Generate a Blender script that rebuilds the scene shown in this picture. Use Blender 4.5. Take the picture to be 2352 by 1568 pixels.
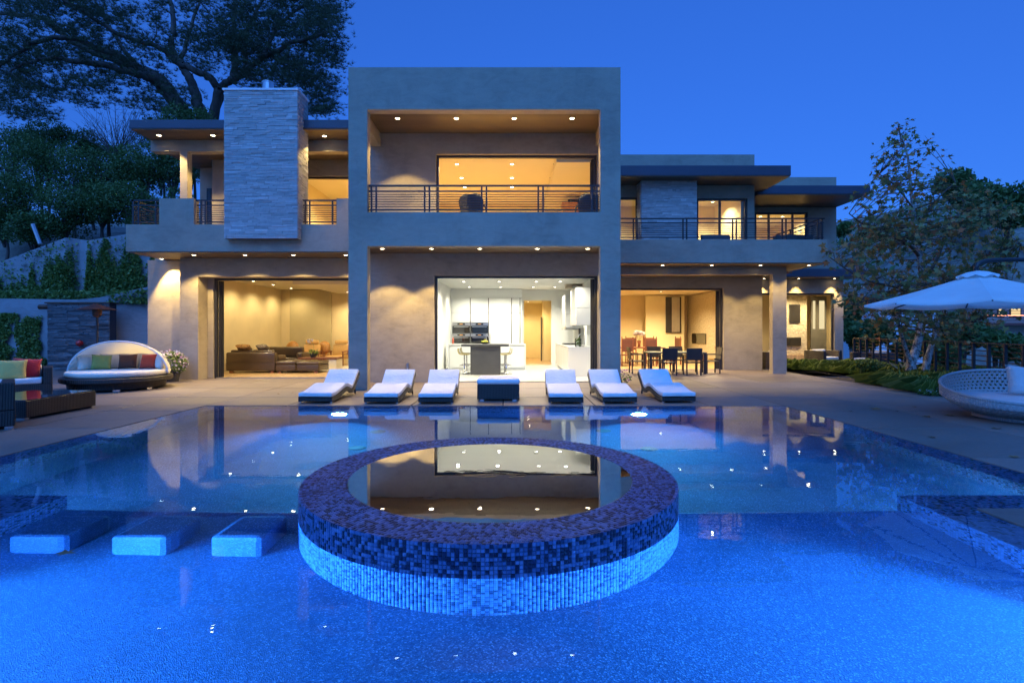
import bpy, bmesh, math, random
import numpy as np
from mathutils import Vector, Matrix
R = math.radians
rnd = random.Random(7)
for o in list(bpy.data.objects): bpy.data.objects.remove(o, do_unlink=True)
scene = bpy.context.scene
col = scene.collection

# ------------------------------------------------------------------ camera
cam_d = bpy.data.cameras.new('camera'); cam = bpy.data.objects.new('camera', cam_d); col.objects.link(cam)
cam.location = (0, 0, 1.5); cam.rotation_euler = (R(90), 0, 0)
cam_d.sensor_width = 36; cam_d.lens = 18.87; cam_d.shift_y = -27/2352
cam_d.clip_end = 3000; cam_d.clip_start = 0.05
scene.camera = cam

# ------------------------------------------------------------------ sky, dusk light, exposure
SUN_EL, SUN_ROT = 6.0, 200.0
world = bpy.data.worlds.new('World'); scene.world = world; world.use_nodes = True
wn, wl = world.node_tree.nodes, world.node_tree.links
wn.clear()
sky = wn.new('ShaderNodeTexSky'); sky.sky_type = 'NISHITA'; sky.sun_disc = False
sky.sun_elevation = R(SUN_EL); sky.sun_rotation = R(SUN_ROT)
sky.air_density = 1.0; sky.dust_density = 0.3; sky.ozone_density = 3.0
tint = wn.new('ShaderNodeMix'); tint.data_type = 'RGBA'; tint.blend_type = 'MULTIPLY'; tint.inputs[0].default_value = 1
tint.inputs['B'].default_value = (0.29, 0.96, 3.3, 1)         # tungsten white balance of the photograph
bg = wn.new('ShaderNodeBackground'); bg.inputs[1].default_value = 0.145
wo = wn.new('ShaderNodeOutputWorld')
gam = wn.new('ShaderNodeGamma'); gam.inputs[1].default_value = 0.5
wl.new(sky.outputs[0], gam.inputs[0]); wl.new(gam.outputs[0], tint.inputs['A']); wl.new(tint.outputs['Result'], bg.inputs[0]); wl.new(bg.outputs[0], wo.inputs[0])
sun_d = bpy.data.lights.new('afterglow', 'SUN'); sun = bpy.data.objects.new('afterglow', sun_d); col.objects.link(sun)
sun_d.energy = 3.1; sun_d.angle = R(70); sun_d.color = (0.08, 0.315, 1.0)
sun.rotation_euler = Vector((-0.2, -0.56, 0.8)).to_track_quat('Z', 'Y').to_euler()
vs = scene.view_settings
vs.view_transform = 'Standard'; vs.look = 'None'; vs.exposure = 0; vs.gamma = 1; vs.use_curve_mapping = False
scene.render.engine = 'CYCLES'
cy = scene.cycles
cy.use_denoising = True; cy.max_bounces = 10; cy.diffuse_bounces = 3; cy.glossy_bounces = 5; cy.transmission_bounces = 6
cy.transparent_max_bounces = 12; cy.sample_clamp_indirect = 4.0; cy.sample_clamp_direct = 0; cy.blur_glossy = 0.8
cy.caustics_reflective = False; cy.caustics_refractive = True

# ------------------------------------------------------------------ helpers
F, CX, HY, EYE = 1233.0, 1176.0, 757.0, 1.5
def X(xd, y): return (xd-CX)*y/F           # width position of something seen at column xd and standing y metres away
def Z(yd, y): return EYE-(yd-HY)*y/F
def rot_to(d):
    return Vector(d).to_track_quat('Z', 'Y').to_matrix()

def link(o, parent=None):
    col.objects.link(o)
    if parent is not None: o.parent = parent
    return o
def tag(o, label=None, cat=None, group=None, kind=None):
    if label: o['label'] = label
    if cat: o['category'] = cat
    if group: o['group'] = group
    if kind: o['kind'] = kind
    return o
def thing(name, label, cat, loc=(0, 0, 0), rotz=0, group=None):
    o = bpy.data.objects.new(name, None); o.empty_display_size = 0.2
    o.location = loc; o.rotation_euler = (0, 0, R(rotz)); link(o)
    return tag(o, label, cat, group)
def copy_tree(o, parent=None):
    c = o.copy(); link(c)
    c.parent = parent
    for ch in list(o.children): copy_tree(ch, c)
    return c

class MB:
    def __init__(s): s.v = []; s.f = []; s.t = []; s.m = []
    def add(s, vs, fs, tint=0.5, mi=0):
        n = len(s.v); s.v.extend([tuple(p) for p in vs])
        for f in fs: s.f.append(tuple(i+n for i in f)); s.t.append(tint); s.m.append(mi)
        return s
    def box(s, x0, x1, y0, y1, z0, z1, tint=0.5, mi=0, M=None):
        vs = [(x0,y0,z0),(x1,y0,z0),(x1,y1,z0),(x0,y1,z0),(x0,y0,z1),(x1,y0,z1),(x1,y1,z1),(x0,y1,z1)]
        if M is not None: vs = [M @ Vector(p) for p in vs]
        return s.add(vs, [(0,3,2,1),(4,5,6,7),(0,1,5,4),(1,2,6,5),(2,3,7,6),(3,0,4,7)], tint, mi)
    def tube(s, pts, rad, n=8, tint=0.5, mi=0, caps=True):
        pts = [Vector(p) for p in pts]
        if not hasattr(rad, '__len__'): rad = [rad]*len(pts)
        vs, fs = [], []
        up = Vector((0.13, 0.21, 1)).normalized()
        for i, p in enumerate(pts):
            d = (pts[min(i+1, len(pts)-1)]-pts[max(i-1, 0)])
            if d.length < 1e-9: d = Vector((0, 0, 1))
            d.normalize()
            a = d.cross(up)
            if a.length < 1e-3: a = d.cross(Vector((1, 0, 0)))
            a.normalize(); b = d.cross(a)
            for k in range(n):
                t = 2*math.pi*k/n
                vs.append(p+(a*math.cos(t)+b*math.sin(t))*rad[i])
        for i in range(len(pts)-1):
            for k in range(n):
                k2 = (k+1) % n
                fs.append((i*n+k, i*n+k2, (i+1)*n+k2, (i+1)*n+k))
        if caps:
            fs.append(tuple(range(n))); fs.append(tuple(reversed(range((len(pts)-1)*n, len(pts)*n))))
        return s.add(vs, fs, tint, mi)
    def lathe(s, prof, n=32, cx=0, cy=0, tint=0.5, mi=0, a0=0, a1=2*math.pi):
        full = abs(a1-a0-2*math.pi) < 1e-6
        m = n if full else n+1
        vs, fs = [], []
        for r, z in prof:
            for k in range(m):
                t = a0+(a1-a0)*k/n
                vs.append((cx+r*math.cos(t), cy+r*math.sin(t), z))
        for i in range(len(prof)-1):
            for k in range(n):
                k2 = (k+1) % m
                fs.append((i*m+k, i*m+k2, (i+1)*m+k2, (i+1)*m+k))
        return s.add(vs, fs, tint, mi)
    def prism(s, poly, z0, z1, tint=0.5, mi=0):          # poly counter-clockwise in xy
        n = len(poly)
        vs = [(x, y, z0) for x, y in poly]+[(x, y, z1) for x, y in poly]
        fs = [tuple(reversed(range(n))), tuple(range(n, 2*n))]+[(i, (i+1) % n, n+(i+1) % n, n+i) for i in range(n)]
        return s.add(vs, fs, tint, mi)
    def extrude_x(s, prof, x0, x1, tint=0.5, mi=0):      # prof closed loop in (y, z)
        n = len(prof)
        vs = [(x0, y, z) for y, z in prof]+[(x1, y, z) for y, z in prof]
        fs = [tuple(range(n)), tuple(reversed(range(n, 2*n)))]+[(i, n+i, n+(i+1) % n, (i+1) % n) for i in range(n)]
        return s.add(vs, fs, tint, mi)
    def mesh(s, name, mats):
        me = bpy.data.meshes.new(name)
        me.from_pydata([tuple(p) for p in s.v], [], s.f)
        for m in (mats if isinstance(mats, (list, tuple)) else [mats]): me.materials.append(m)
        at = me.attributes.new('tint', 'FLOAT', 'FACE')
        at.data.foreach_set('value', np.array(s.t, dtype=np.float32))
        if any(s.m): me.polygons.foreach_set('material_index', np.array(s.m, dtype=np.int32))
        return me
    def build(s, name, mats, parent=None, smooth=False, bevel=0, seg=2, subsurf=0):
        me = s.mesh(name, mats)
        if smooth: me.polygons.foreach_set('use_smooth', [True]*len(me.polygons))
        o = link(bpy.data.objects.new(name, me), parent)
        if bevel:
            b = o.modifiers.new('bevel', 'BEVEL'); b.width = bevel; b.segments = seg; b.limit_method = 'ANGLE'; b.angle_limit = R(40)
            if not smooth: b.harden_normals = False
        if subsurf:
            u = o.modifiers.new('sub', 'SUBSURF'); u.levels = u.render_levels = subsurf
        return o

def box(name, x0, x1, y0, y1, z0, z1, m, parent=None, bevel=0, tint=0.5):
    return MB().box(x0, x1, y0, y1, z0, z1, tint).build(name, m, parent, bevel=bevel)

def inst(name, me, parent, loc, rot=None, scale=None):
    o = bpy.data.objects.new(name, me); link(o, parent); o.location = loc
    if rot is not None: o.rotation_euler = rot
    if scale is not None: o.scale = scale
    return o

def cards(name, mats, verts, faces, tints, parent=None, smooth=False):     # big numpy meshes; faces: (n,k) int array
    me = bpy.data.meshes.new(name)
    nv, (nf, k) = len(verts), faces.shape
    me.vertices.add(nv); me.vertices.foreach_set('co', np.asarray(verts, dtype=np.float32).ravel())
    me.loops.add(nf*k); me.loops.foreach_set('vertex_index', faces.astype(np.int32).ravel())
    me.polygons.add(nf); me.polygons.foreach_set('loop_start', np.arange(0, nf*k, k, dtype=np.int32))
    try: me.polygons.foreach_set('loop_total', np.full(nf, k, dtype=np.int32))
    except Exception: pass
    me.update(calc_edges=True); me.validate()
    for m in (mats if isinstance(mats, (list, tuple)) else [mats]): me.materials.append(m)
    at = me.attributes.new('tint', 'FLOAT', 'FACE'); at.data.foreach_set('value', np.asarray(tints, dtype=np.float32))
    if smooth: me.polygons.foreach_set('use_smooth', [True]*nf)
    o = link(bpy.data.objects.new(name, me), parent)
    return o

# ------------------------------------------------------------------ materials
class NT:
    def __init__(s, name):
        s.m = bpy.data.materials.new(name); s.m.use_nodes = True
        s.n = s.m.node_tree.nodes; s.l = s.m.node_tree.links; s.n.clear()
        s.out = s.n.new('ShaderNodeOutputMaterial')
    def node(s, t, **kw):
        n = s.n.new('ShaderNode'+t)
        for k, v in kw.items(): setattr(n, k, v)
        return n
    def link(s, a, b): s.l.new(a, b)
    def pos(s): return s.node('NewGeometry').outputs['Position']
    def objc(s): return s.node('TexCoord').outputs['Object']
    def noise(s, vec, scale, detail=4, rough=0.55, dist=0.0, dim='3D'):
        n = s.node('TexNoise'); n.inputs['Scale'].default_value = scale; n.inputs['Detail'].default_value = detail
        n.inputs['Roughness'].default_value = rough; n.inputs['Distortion'].default_value = dist
        if vec is not None: s.link(vec, n.inputs['Vector'])
        return n.outputs['Fac']
    def mapping(s, vec, scale=(1, 1, 1), loc=(0, 0, 0), rot=(0, 0, 0)):
        n = s.node('Mapping'); n.inputs['Scale'].default_value = scale; n.inputs['Location'].default_value = loc; n.inputs['Rotation'].default_value = rot
        s.link(vec, n.inputs['Vector']); return n.outputs[0]
    def ramp(s, fac, stops, mode='LINEAR'):
        n = s.node('ValToRGB'); cr = n.color_ramp; cr.interpolation = mode
        while len(cr.elements) < len(stops): cr.elements.new(0.5)
        for e, (p, c) in zip(cr.elements, stops):
            e.position = p; e.color = (*c, 1) if len(c) == 3 else c
        s.link(fac, n.inputs[0]); return n.outputs[0]
    def mix(s, fac, a, b, mode='MIX'):
        n = s.node('Mix', data_type='RGBA', blend_type=mode)
        for k, v in ((0, fac), ('A', a), ('B', b)):
            if isinstance(v, (int, float)): n.inputs[k].default_value = v
            elif isinstance(v, tuple): n.inputs[k].default_value = (*v, 1)
            else: s.link(v, n.inputs[k])
        return n.outputs['Result']
    def math(s, op, a, b=None, c=None):
        n = s.node('Math', operation=op)
        for i, v in enumerate((a, b, c)):
            if v is None: continue
            if isinstance(v, (int, float)): n.inputs[i].default_value = v
            else: s.link(v, n.inputs[i])
        return n.outputs[0]
    def bump(s, h, strength=0.3, dist=0.01, normal=None):
        n = s.node('Bump'); n.inputs['Strength'].default_value = strength; n.inputs['Distance'].default_value = dist
        s.link(h, n.inputs['Height'])
        if normal is not None: s.link(normal, n.inputs['Normal'])
        return n.outputs[0]
    def attr(s, name='tint'):
        return s.node('Attribute', attribute_name=name).outputs['Fac']
    def bsdf(s, color, rough=0.6, metal=0.0, normal=None, coat=0.0, spec=0.5, sheen=0.0, coat_rough=0.05):
        b = s.node('BsdfPrincipled')
        for k, v in (('Base Color', color), ('Roughness', rough), ('Metallic', metal), ('Coat Weight', coat), ('Specular IOR Level', spec), ('Sheen Weight', sheen), ('Coat Roughness', coat_rough)):
            if isinstance(v, (int, float)): b.inputs[k].default_value = v
            elif isinstance(v, tuple): b.inputs[k].default_value = (*v, 1)
            else: s.link(v, b.inputs[k])
        if normal is not None: s.link(normal, b.inputs['Normal'])
        s.link(b.outputs[0], s.out.inputs[0]); s.b = b
        return s.m

def sc3(c, k): return tuple(min(1, x*k) for x in c)
def mat(name, c, rough=0.6, var=0.15, scale=3.0, bump=0.15, bscale=60, bdist=0.004, metal=0, coat=0, spec=0.5, sheen=0, det=4):
    t = NT(name); p = t.pos()
    cc = t.ramp(t.noise(p, scale, det, 0.6), [(0.3, sc3(c, 1-var)), (0.7, sc3(c, 1+var))])
    nrm = t.bump(t.noise(p, bscale, 3), bump, bdist) if bump else None
    return t.bsdf(cc, rough, metal, nrm, coat, spec, sheen)
def emit(name, c, s):
    t = NT(name); e = t.node('Emission'); e.inputs[0].default_value = (*c, 1); e.inputs[1].default_value = s
    t.link(e.outputs[0], t.out.inputs[0]); return t.m

def stucco(name, c, var=0.2):
    t = NT(name); p = t.pos()
    big = t.noise(p, 0.7, 6, 0.62, 0.8); mid = t.noise(t.mapping(p, (1.4, 1.4, 3.2)), 1.6, 6, 0.65, 1.2)
    m = t.math('ADD', t.math('MULTIPLY', big, 0.55), t.math('MULTIPLY', mid, 0.45))
    cc = t.ramp(m, [(0.34, sc3(c, 1-var*1.5)), (0.5, c), (0.66, sc3(c, 1+var))])
    st = t.noise(t.mapping(p, (9, 9, 0.5)), 1.0, 4, 0.6)          # faint run-off streaks and trowel marks
    cc = t.mix(t.math('MULTIPLY', t.math('GREATER_THAN', st, 0.6), 0.07), cc, sc3(c, 0.6))
    sp = t.noise(p, 35, 3)
    cc = t.mix(0.12, cc, t.ramp(sp, [(0.3, sc3(c, 0.75)), (0.7, sc3(c, 1.2))]))
    n1 = t.bump(t.noise(p, 4, 5, 0.6, 1.0), 0.25, 0.02)
    n2 = t.bump(t.noise(p, 90, 2), 0.25, 0.003, n1)
    return t.bsdf(cc, t.ramp(mid, [(0.3, (0.62,)*3), (0.7, (0.85,)*3)]), 0, n2)
M_STUCCO = stucco('troweled_plaster', (0.34, 0.287, 0.218))
M_STUCCO_D = stucco('garden_wall_plaster', (0.30, 0.29, 0.30))
M_FASCIA = mat('painted_metal_fascia', (0.05, 0.055, 0.08), 0.42, 0.15, 0.8, 0.05, 20)
M_PLASTER = mat('interior_plaster', (0.76, 0.63, 0.37), 0.8, 0.06, 1.2, 0.08, 30)
M_CEIL = mat('ceiling_paint', (0.82, 0.75, 0.56), 0.85, 0.02, 1, 0)
M_WHITE = mat('white_lacquer', (0.80, 0.82, 0.80), 0.25, 0.015, 1, 0.02, 8, coat=0.25)
M_WHITEWALL = mat('white_paint', (0.82, 0.83, 0.80), 0.7, 0.02, 1, 0)
M_DARK = mat('bronze_metal', (0.022, 0.022, 0.026), 0.42, 0.2, 6, 0.03, 40)
M_STEEL = mat('brushed_steel', (0.55, 0.56, 0.57), 0.28, 0.08, 5, 0.05, 100, metal=1)
M_CHROME = mat('chrome', (0.8, 0.8, 0.82), 0.08, 0.03, 5, 0, metal=1)
M_BLACKGLASS = mat('black_oven_glass', (0.012, 0.012, 0.014), 0.06, 0.1, 3, 0, coat=0.5)

def soffit():
    t = NT('stained_soffit_planks'); p = t.pos()
    sx = t.node('SeparateXYZ'); t.link(p, sx.inputs[0])
    k = t.math('DIVIDE', sx.outputs['Y'], 0.09)
    idx = t.math('FLOOR', k); fr = t.math('FRACT', k)
    wnz = t.node('TexWhiteNoise', noise_dimensions='1D'); t.link(idx, wnz.inputs['W'])
    base = t.ramp(wnz.outputs[0], [(0, (0.085, 0.055, 0.032)), (1, (0.15, 0.10, 0.058))])
    g = t.noise(t.mapping(p, (1.5, 30, 30)), 2, 5, 0.6, 0.6)
    base = t.mix(0.5, base, t.ramp(g, [(0.3, (0.06, 0.04, 0.022)), (0.7, (0.17, 0.11, 0.065))]))
    gr = t.math('LESS_THAN', fr, 0.07)
    base = t.mix(gr, base, (0.012, 0.008, 0.006))
    return t.bsdf(base, 0.5, 0, t.bump(t.math('SUBTRACT', 1.0, gr), 0.4, 0.004))
M_SOFFIT = soffit()

def tinted(name, stops, rough=0.7, bump=0.3, bscale=30, bdist=0.01, coat=0, var=0.25, nscale=12, spec=0.5, transl=0):
    t = NT(name); p = t.pos()
    c = t.ramp(t.attr(), stops)
    c = t.mix(1.0, c, t.ramp(t.noise(p, nscale, 4, 0.6), [(0.25, (1-var,)*3), (0.75, (1,)*3)]), 'MULTIPLY')
    nrm = t.bump(t.noise(p, bscale, 4), bump, bdist) if bump else None
    m = t.bsdf(c, rough, 0, nrm, coat, spec)
    if transl:
        tr = t.node('BsdfTranslucent'); t.link(c, tr.inputs[0])
        mx = t.node('MixShader'); mx.inputs[0].default_value = transl
        t.link(t.b.outputs[0], mx.inputs[1]); t.link(tr.outputs[0], mx.inputs[2]); t.link(mx.outputs[0], t.out.inputs[0])
    return m
M_LEDGE = tinted('split_face_limestone', [(0, (0.36, 0.345, 0.325)), (0.35, (0.47, 0.45, 0.43)), (0.7, (0.54, 0.52, 0.50)), (1, (0.66, 0.64, 0.62))], 0.8, 0.7, 45, 0.012, nscale=9, var=.18)
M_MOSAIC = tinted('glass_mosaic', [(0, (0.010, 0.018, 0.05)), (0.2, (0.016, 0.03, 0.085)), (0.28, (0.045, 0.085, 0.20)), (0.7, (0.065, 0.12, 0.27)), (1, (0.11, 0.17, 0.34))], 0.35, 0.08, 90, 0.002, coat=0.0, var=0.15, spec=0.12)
M_MOSAIC_UW = tinted('glass_mosaic_painted_glow', [(0, (0.03, 0.055, 0.14)), (0.4, (0.09, 0.155, 0.31)), (1, (0.17, 0.26, 0.44))], 0.35, 0.08, 90, 0.002, coat=0.0, var=0.1, spec=0.2)  # same mosaic below the waterline, lamp glow painted in as lighter colours
for _m in (M_MOSAIC,):
    _b = next(n for n in _m.node_tree.nodes if n.type == 'BSDF_PRINCIPLED')
    _b.inputs['Coat Weight'].default_value = 0.14; _b.inputs['Coat IOR'].default_value = 1.33; _b.inputs['Coat Roughness'].default_value = 0.03
M_SPAGROUT = mat('wet_spa_grout', (0.05, 0.065, 0.11), 0.8, 0.2, 30, 0, coat=0.0, spec=0.1)
M_GROUT = mat('tile_grout', (0.035, 0.045, 0.075), 0.8, 0.2, 30, 0.1, 200)

def mosaic_world():                       # the same mosaic where single tiles are too small to pick apart
    t = NT('fine_glass_mosaic'); p = t.pos()
    S = 0.0262
    add = t.node('VectorMath', operation='ADD'); add.inputs[1].default_value = (0.0131, 0.0131, 0.0131); t.link(p, add.inputs[0])
    sc = t.node('VectorMath', operation='SCALE'); sc.inputs['Scale'].default_value = 1/S; t.link(add.outputs[0], sc.inputs[0])
    fl = t.node('VectorMath', operation='FLOOR'); t.link(sc.outputs[0], fl.inputs[0])
    fr = t.node('VectorMath', operation='FRACTION'); t.link(sc.outputs[0], fr.inputs[0])
    wz = t.node('TexWhiteNoise', noise_dimensions='3D'); t.link(fl.outputs[0], wz.inputs[0])
    c = t.ramp(wz.outputs[0], [(0, (0.022, 0.034, 0.075)), (0.2, (0.03, 0.05, 0.12)), (0.28, (0.085, 0.14, 0.28)), (0.7, (0.12, 0.19, 0.36)), (1, (0.19, 0.27, 0.45))])
    g = t.node('NewGeometry'); ns = t.node('SeparateXYZ'); t.link(g.outputs['True Normal'], ns.inputs[0])
    fs = t.node('SeparateXYZ'); t.link(fr.outputs[0], fs.inputs[0])
    tot = None
    for ax in 'XYZ':
        e = t.math('LESS_THAN', fs.outputs[ax], 0.11)
        w = t.math('LESS_THAN', t.math('ABSOLUTE', ns.outputs[ax]), 0.5)
        q = t.math('MULTIPLY', e, w)
        tot = q if tot is None else t.math('MAXIMUM', tot, q)
    c = t.mix(tot, c, (0.03, 0.04, 0.07))
    return t.bsdf(c, t.math('ADD', t.math('MULTIPLY', tot, 0.5), 0.12), 0, t.bump(t.math('SUBTRACT', 1.0, tot), 0.5, 0.002), 0.4)
M_MOSAIC_F = mosaic_world()

def pebble():
    t = NT('pebble_pool_plaster'); p = t.pos()
    v = t.node('TexVoronoi'); v.inputs['Scale'].default_value = 130; t.link(p, v.inputs['Vector'])
    sp = t.node('SeparateColor'); t.link(v.outputs['Color'], sp.inputs[0])
    c = t.ramp(sp.outputs[0], [(0, (0.022, 0.06, 0.14)), (0.45, (0.035, 0.10, 0.22)), (0.85, (0.06, 0.15, 0.31)), (1, (0.22, 0.36, 0.55))])
    big = t.noise(p, 0.9, 5, 0.6, 0.6)
    c = t.mix(1.0, c, t.ramp(big, [(0.3, (0.72,)*3), (0.7, (1.15,)*3)]), 'MULTIPLY')
    n = t.bump(v.outputs['Distance'], 0.6, 0.006)
    return t.bsdf(c, 0.5, 0, n)
M_PEBBLE = pebble()

def water(name, amp, tintc=(0.80, 0.93, 1.0)):
    t = NT(name); p = t.pos()
    h1 = t.noise(t.mapping(p, (1.0, 1.6, 1)), 1.1, 3, 0.5, 0.4)
    h2 = t.noise(t.mapping(p, (1.0, 1.4, 1)), 7.0, 2, 0.5)
    nrm = t.bump(t.math('ADD', t.math('MULTIPLY', h1, 1.0), t.math('MULTIPLY', h2, 0.12)), 1.0, amp)
    g = t.node('BsdfGlass'); g.inputs['Roughness'].default_value = 0.0; g.inputs['IOR'].default_value = 1.33; g.inputs['Color'].default_value = (*tintc, 1)
    t.link(nrm, g.inputs['Normal']); t.link(g.outputs[0], t.out.inputs[0])
    return t.m
M_WATER = water('pool_water_surface', 0.0016)
M_SPAWATER = water('spa_water_surface', 0.0012, (0.9, 0.95, 1.0))

def glass():
    t = NT('window_glass'); lw = t.node('Fresnel'); lw.inputs[0].default_value = 1.45
    tr = t.node('BsdfTransparent'); tr.inputs[0].default_value = (0.93, 0.95, 0.95, 1)
    gl = t.node('BsdfGlossy'); gl.inputs['Roughness'].default_value = 0.02
    mx = t.node('MixShader'); t.link(lw.outputs[0], mx.inputs[0]); t.link(tr.outputs[0], mx.inputs[1]); t.link(gl.outputs[0], mx.inputs[2])
    t.link(mx.outputs[0], t.out.inputs[0]); return t.m
M_GLASS = glass()

def deck_concrete():
    t = NT('acid_washed_concrete'); p = t.pos()
    big = t.noise(p, 0.5, 6, 0.65, 0.8); fine = t.noise(p, 18, 5, 0.7)
    c = t.ramp(big, [(0.3, (0.12, 0.098, 0.085)), (0.5, (0.165, 0.137, 0.12)), (0.72, (0.21, 0.175, 0.155))])
    c = t.mix(0.3, c, t.ramp(fine, [(0.3, (0.11, 0.08, 0.065)), (0.7, (0.28, 0.2, 0.165))]))
    stn = t.noise(t.mapping(p, (0.7, 2.2, 1)), 1.3, 5, 0.7, 1.5)
    c = t.mix(t.ramp(stn, [(0.55, (0,)*3), (0.75, (0.5,)*3)]), c, (0.12, 0.085, 0.072))
    c = t.mix(1.0, c, t.ramp(t.attr(), [(0, (0.78,)*3), (1, (1.12, 1.1, 1.08))]), 'MULTIPLY')
    return t.bsdf(c, t.ramp(big, [(0.3, (0.42,)*3), (0.7, (0.7,)*3)]), 0, t.bump(fine, 0.25, 0.003))
M_DECK = deck_concrete()
def wicker(name, c1, c2, s=22):
    t = NT(name); p = t.objc()
    w1 = t.node('TexWave', wave_type='BANDS', bands_direction='Z'); w1.inputs['Scale'].default_value = s; w1.inputs['Distortion'].default_value = 0.6; t.link(p, w1.inputs[0])
    w2 = t.node('TexWave', wave_type='BANDS', bands_direction='DIAGONAL'); w2.inputs['Scale'].default_value = s*0.9; w2.inputs['Distortion'].default_value = 0.5; t.link(t.mapping(p, (1, 1, 0.02)), w2.inputs[0])
    h = t.math('MULTIPLY', w1.outputs['Fac'], w2.outputs['Fac'])
    c = t.ramp(h, [(0.05, c1), (0.6, c2)])
    return t.bsdf(c, 0.45, 0, t.bump(h, 0.8, 0.008))
M_WICKER = wicker('dark_brown_wicker', (0.012, 0.010, 0.009), (0.055, 0.045, 0.038))
M_WICKER_B = wicker('brown_wicker', (0.03, 0.018, 0.012), (0.13, 0.08, 0.05))
M_WICKER_G = wicker('pale_grey_wicker', (0.42, 0.42, 0.42), (0.72, 0.72, 0.71), 40)
def fabric(name, c, rough=0.9):
    t = NT(name); p = t.pos()
    cc = t.ramp(t.noise(p, 2.2, 4, 0.6), [(0.3, sc3(c, 0.92)), (0.7, sc3(c, 1.06))])
    wr = t.bump(t.noise(t.mapping(p, (2.5, 6, 6)), 2.2, 4, 0.6, 1.6), 0.55, 0.035)          # creases
    return t.bsdf(cc, rough, 0, t.bump(t.noise(p, 260, 2), 0.25, 0.002, wr), 0, 0.4, 0.2)
M_CUSH = fabric('off_white_canvas', (0.74, 0.73, 0.72))
M_IVORY = fabric('ivory_canvas', (0.78, 0.72, 0.60))
M_GREENP = fabric('olive_green_cloth', (0.30, 0.33, 0.08)); M_BROWNP = fabric('brown_cloth', (0.10, 0.035, 0.018))
M_REDP = fabric('orange_red_cloth', (0.52, 0.055, 0.02)); M_CRIMSON = fabric('crimson_cloth', (0.45, 0.015, 0.03)); M_YELLOWP = fabric('mustard_cloth', (0.60, 0.46, 0.13))
def canvas(name, c, tr_=0.35):
    t = NT(name); p = t.pos(); cc = t.ramp(t.noise(p, 2.0, 4), [(0.3, sc3(c, .94)), (0.7, sc3(c, 1.04))])
    t.bsdf(cc, 0.85, 0, t.bump(t.noise(p, 7, 3), .25, .02)); tl = t.node('BsdfTranslucent'); t.link(cc, tl.inputs[0]); mx = t.node('MixShader'); mx.inputs[0].default_value = tr_
    t.link(t.b.outputs[0], mx.inputs[1]); t.link(tl.outputs[0], mx.inputs[2]); t.link(mx.outputs[0], t.out.inputs[0]); return t.m
M_CANOPY = canvas('umbrella_canvas', (0.80, 0.86, 0.86)); M_HOOD = canvas('hood_canvas', (0.88, 0.82, 0.68), 0.35)
M_LEATHER = mat('dark_brown_leather', (0.055, 0.035, 0.022), 0.35, 0.2, 3, 0.25, 90, 0.003, coat=0.1)
M_TAN = mat('tan_leather', (0.55, 0.33, 0.11), 0.5, 0.08, 3, 0.2, 90, 0.002)
def wood(name, c, k=1.0):
    t = NT(name); p = t.pos()
    g = t.noise(t.mapping(p, (14*k, 14*k, 1.6*k)), 1.6, 5, 0.6, 1.2)
    return t.bsdf(t.ramp(g, [(0.3, sc3(c, 0.6)), (0.7, sc3(c, 1.3))]), 0.4, 0, t.bump(g, 0.15, 0.003), 0.1)
M_REDWOOD = wood('red_brown_wood', (0.19, 0.06, 0.025)); M_WOODFLOOR = wood('oak_floor', (0.46, 0.31, 0.16), 0.5); M_ROOTWOOD = wood('burl_wood', (0.42, 0.20, 0.05))
M_CHARCOAL = mat('charcoal_stone', (0.055, 0.055, 0.055), 0.55, 0.1, 4, 0.05, 40)
M_TILEFLOOR = mat('pale_floor_tile', (0.62, 0.62, 0.58), 0.25, 0.06, 1.5, 0.02, 30)
M_COPPER = mat('aged_copper', (0.12, 0.055, 0.035), 0.45, 0.3, 6, 0.1, 60, metal=0.6)
M_SOIL = mat('garden_mulch', (0.05, 0.038, 0.028), 0.95, 0.5, 14, 0.9, 45, 0.03)
M_EARTH = mat('dry_hillside_earth', (0.20, 0.18, 0.15), 0.95, 0.45, 0.6, 0.5, 5, 0.1)
M_LAMP = emit('warm_lamp_lens', (1.0, 0.80, 0.50), 26)
M_LAMPW = emit('neutral_lamp_lens', (1.0, 0.93, 0.78), 22)
M_POOLLAMP = emit('pool_lamp_lens', (0.25, 0.65, 1.0), 160)
M_TRIM = mat('lamp_trim', (0.35, 0.33, 0.30), 0.5, 0.05, 5, 0)
def bark(name, c, k=1.0):
    t = NT(name); p = t.pos()
    h = t.noise(t.mapping(p, (9*k, 9*k, 1.8*k)), 1.0, 6, 0.7, 1.0)
    return t.bsdf(t.ramp(h, [(0.3, sc3(c, 0.45)), (0.7, sc3(c, 1.4))]), 0.9, 0, t.bump(h, 0.9, 0.06))
M_PINEBARK = bark('pine_bark', (0.11, 0.085, 0.075), 0.35); M_TWIG = mat('brown_twig', (0.10, 0.07, 0.05), 0.9, 0.2)
def sycamore_bark():
    t = NT('pale_sycamore_bark'); p = t.pos()
    a = t.noise(t.mapping(p, (1, 1, 0.5)), 9, 5, 0.6, 1.5)
    c = t.ramp(a, [(0.38, (0.09, 0.075, 0.065)), (0.47, (0.26, 0.24, 0.22)), (0.62, (0.50, 0.48, 0.45))])
    return t.bsdf(c, 0.8, 0, t.bump(a, 0.5, 0.02))
M_SYCBARK = sycamore_bark()
M_NEEDLE = tinted('pine_needles', [(0, (0.045, 0.06, 0.035)), (0.6, (0.085, 0.11, 0.05)), (1, (0.13, 0.15, 0.07))], 0.7, 0, transl=0.3)
M_EVERGREEN = tinted('evergreen_leaves', [(0, (0.06, 0.10, 0.03)), (0.6, (0.14, 0.22, 0.055)), (1, (0.22, 0.30, 0.08))], 0.55, 0, transl=0.3)
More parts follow.
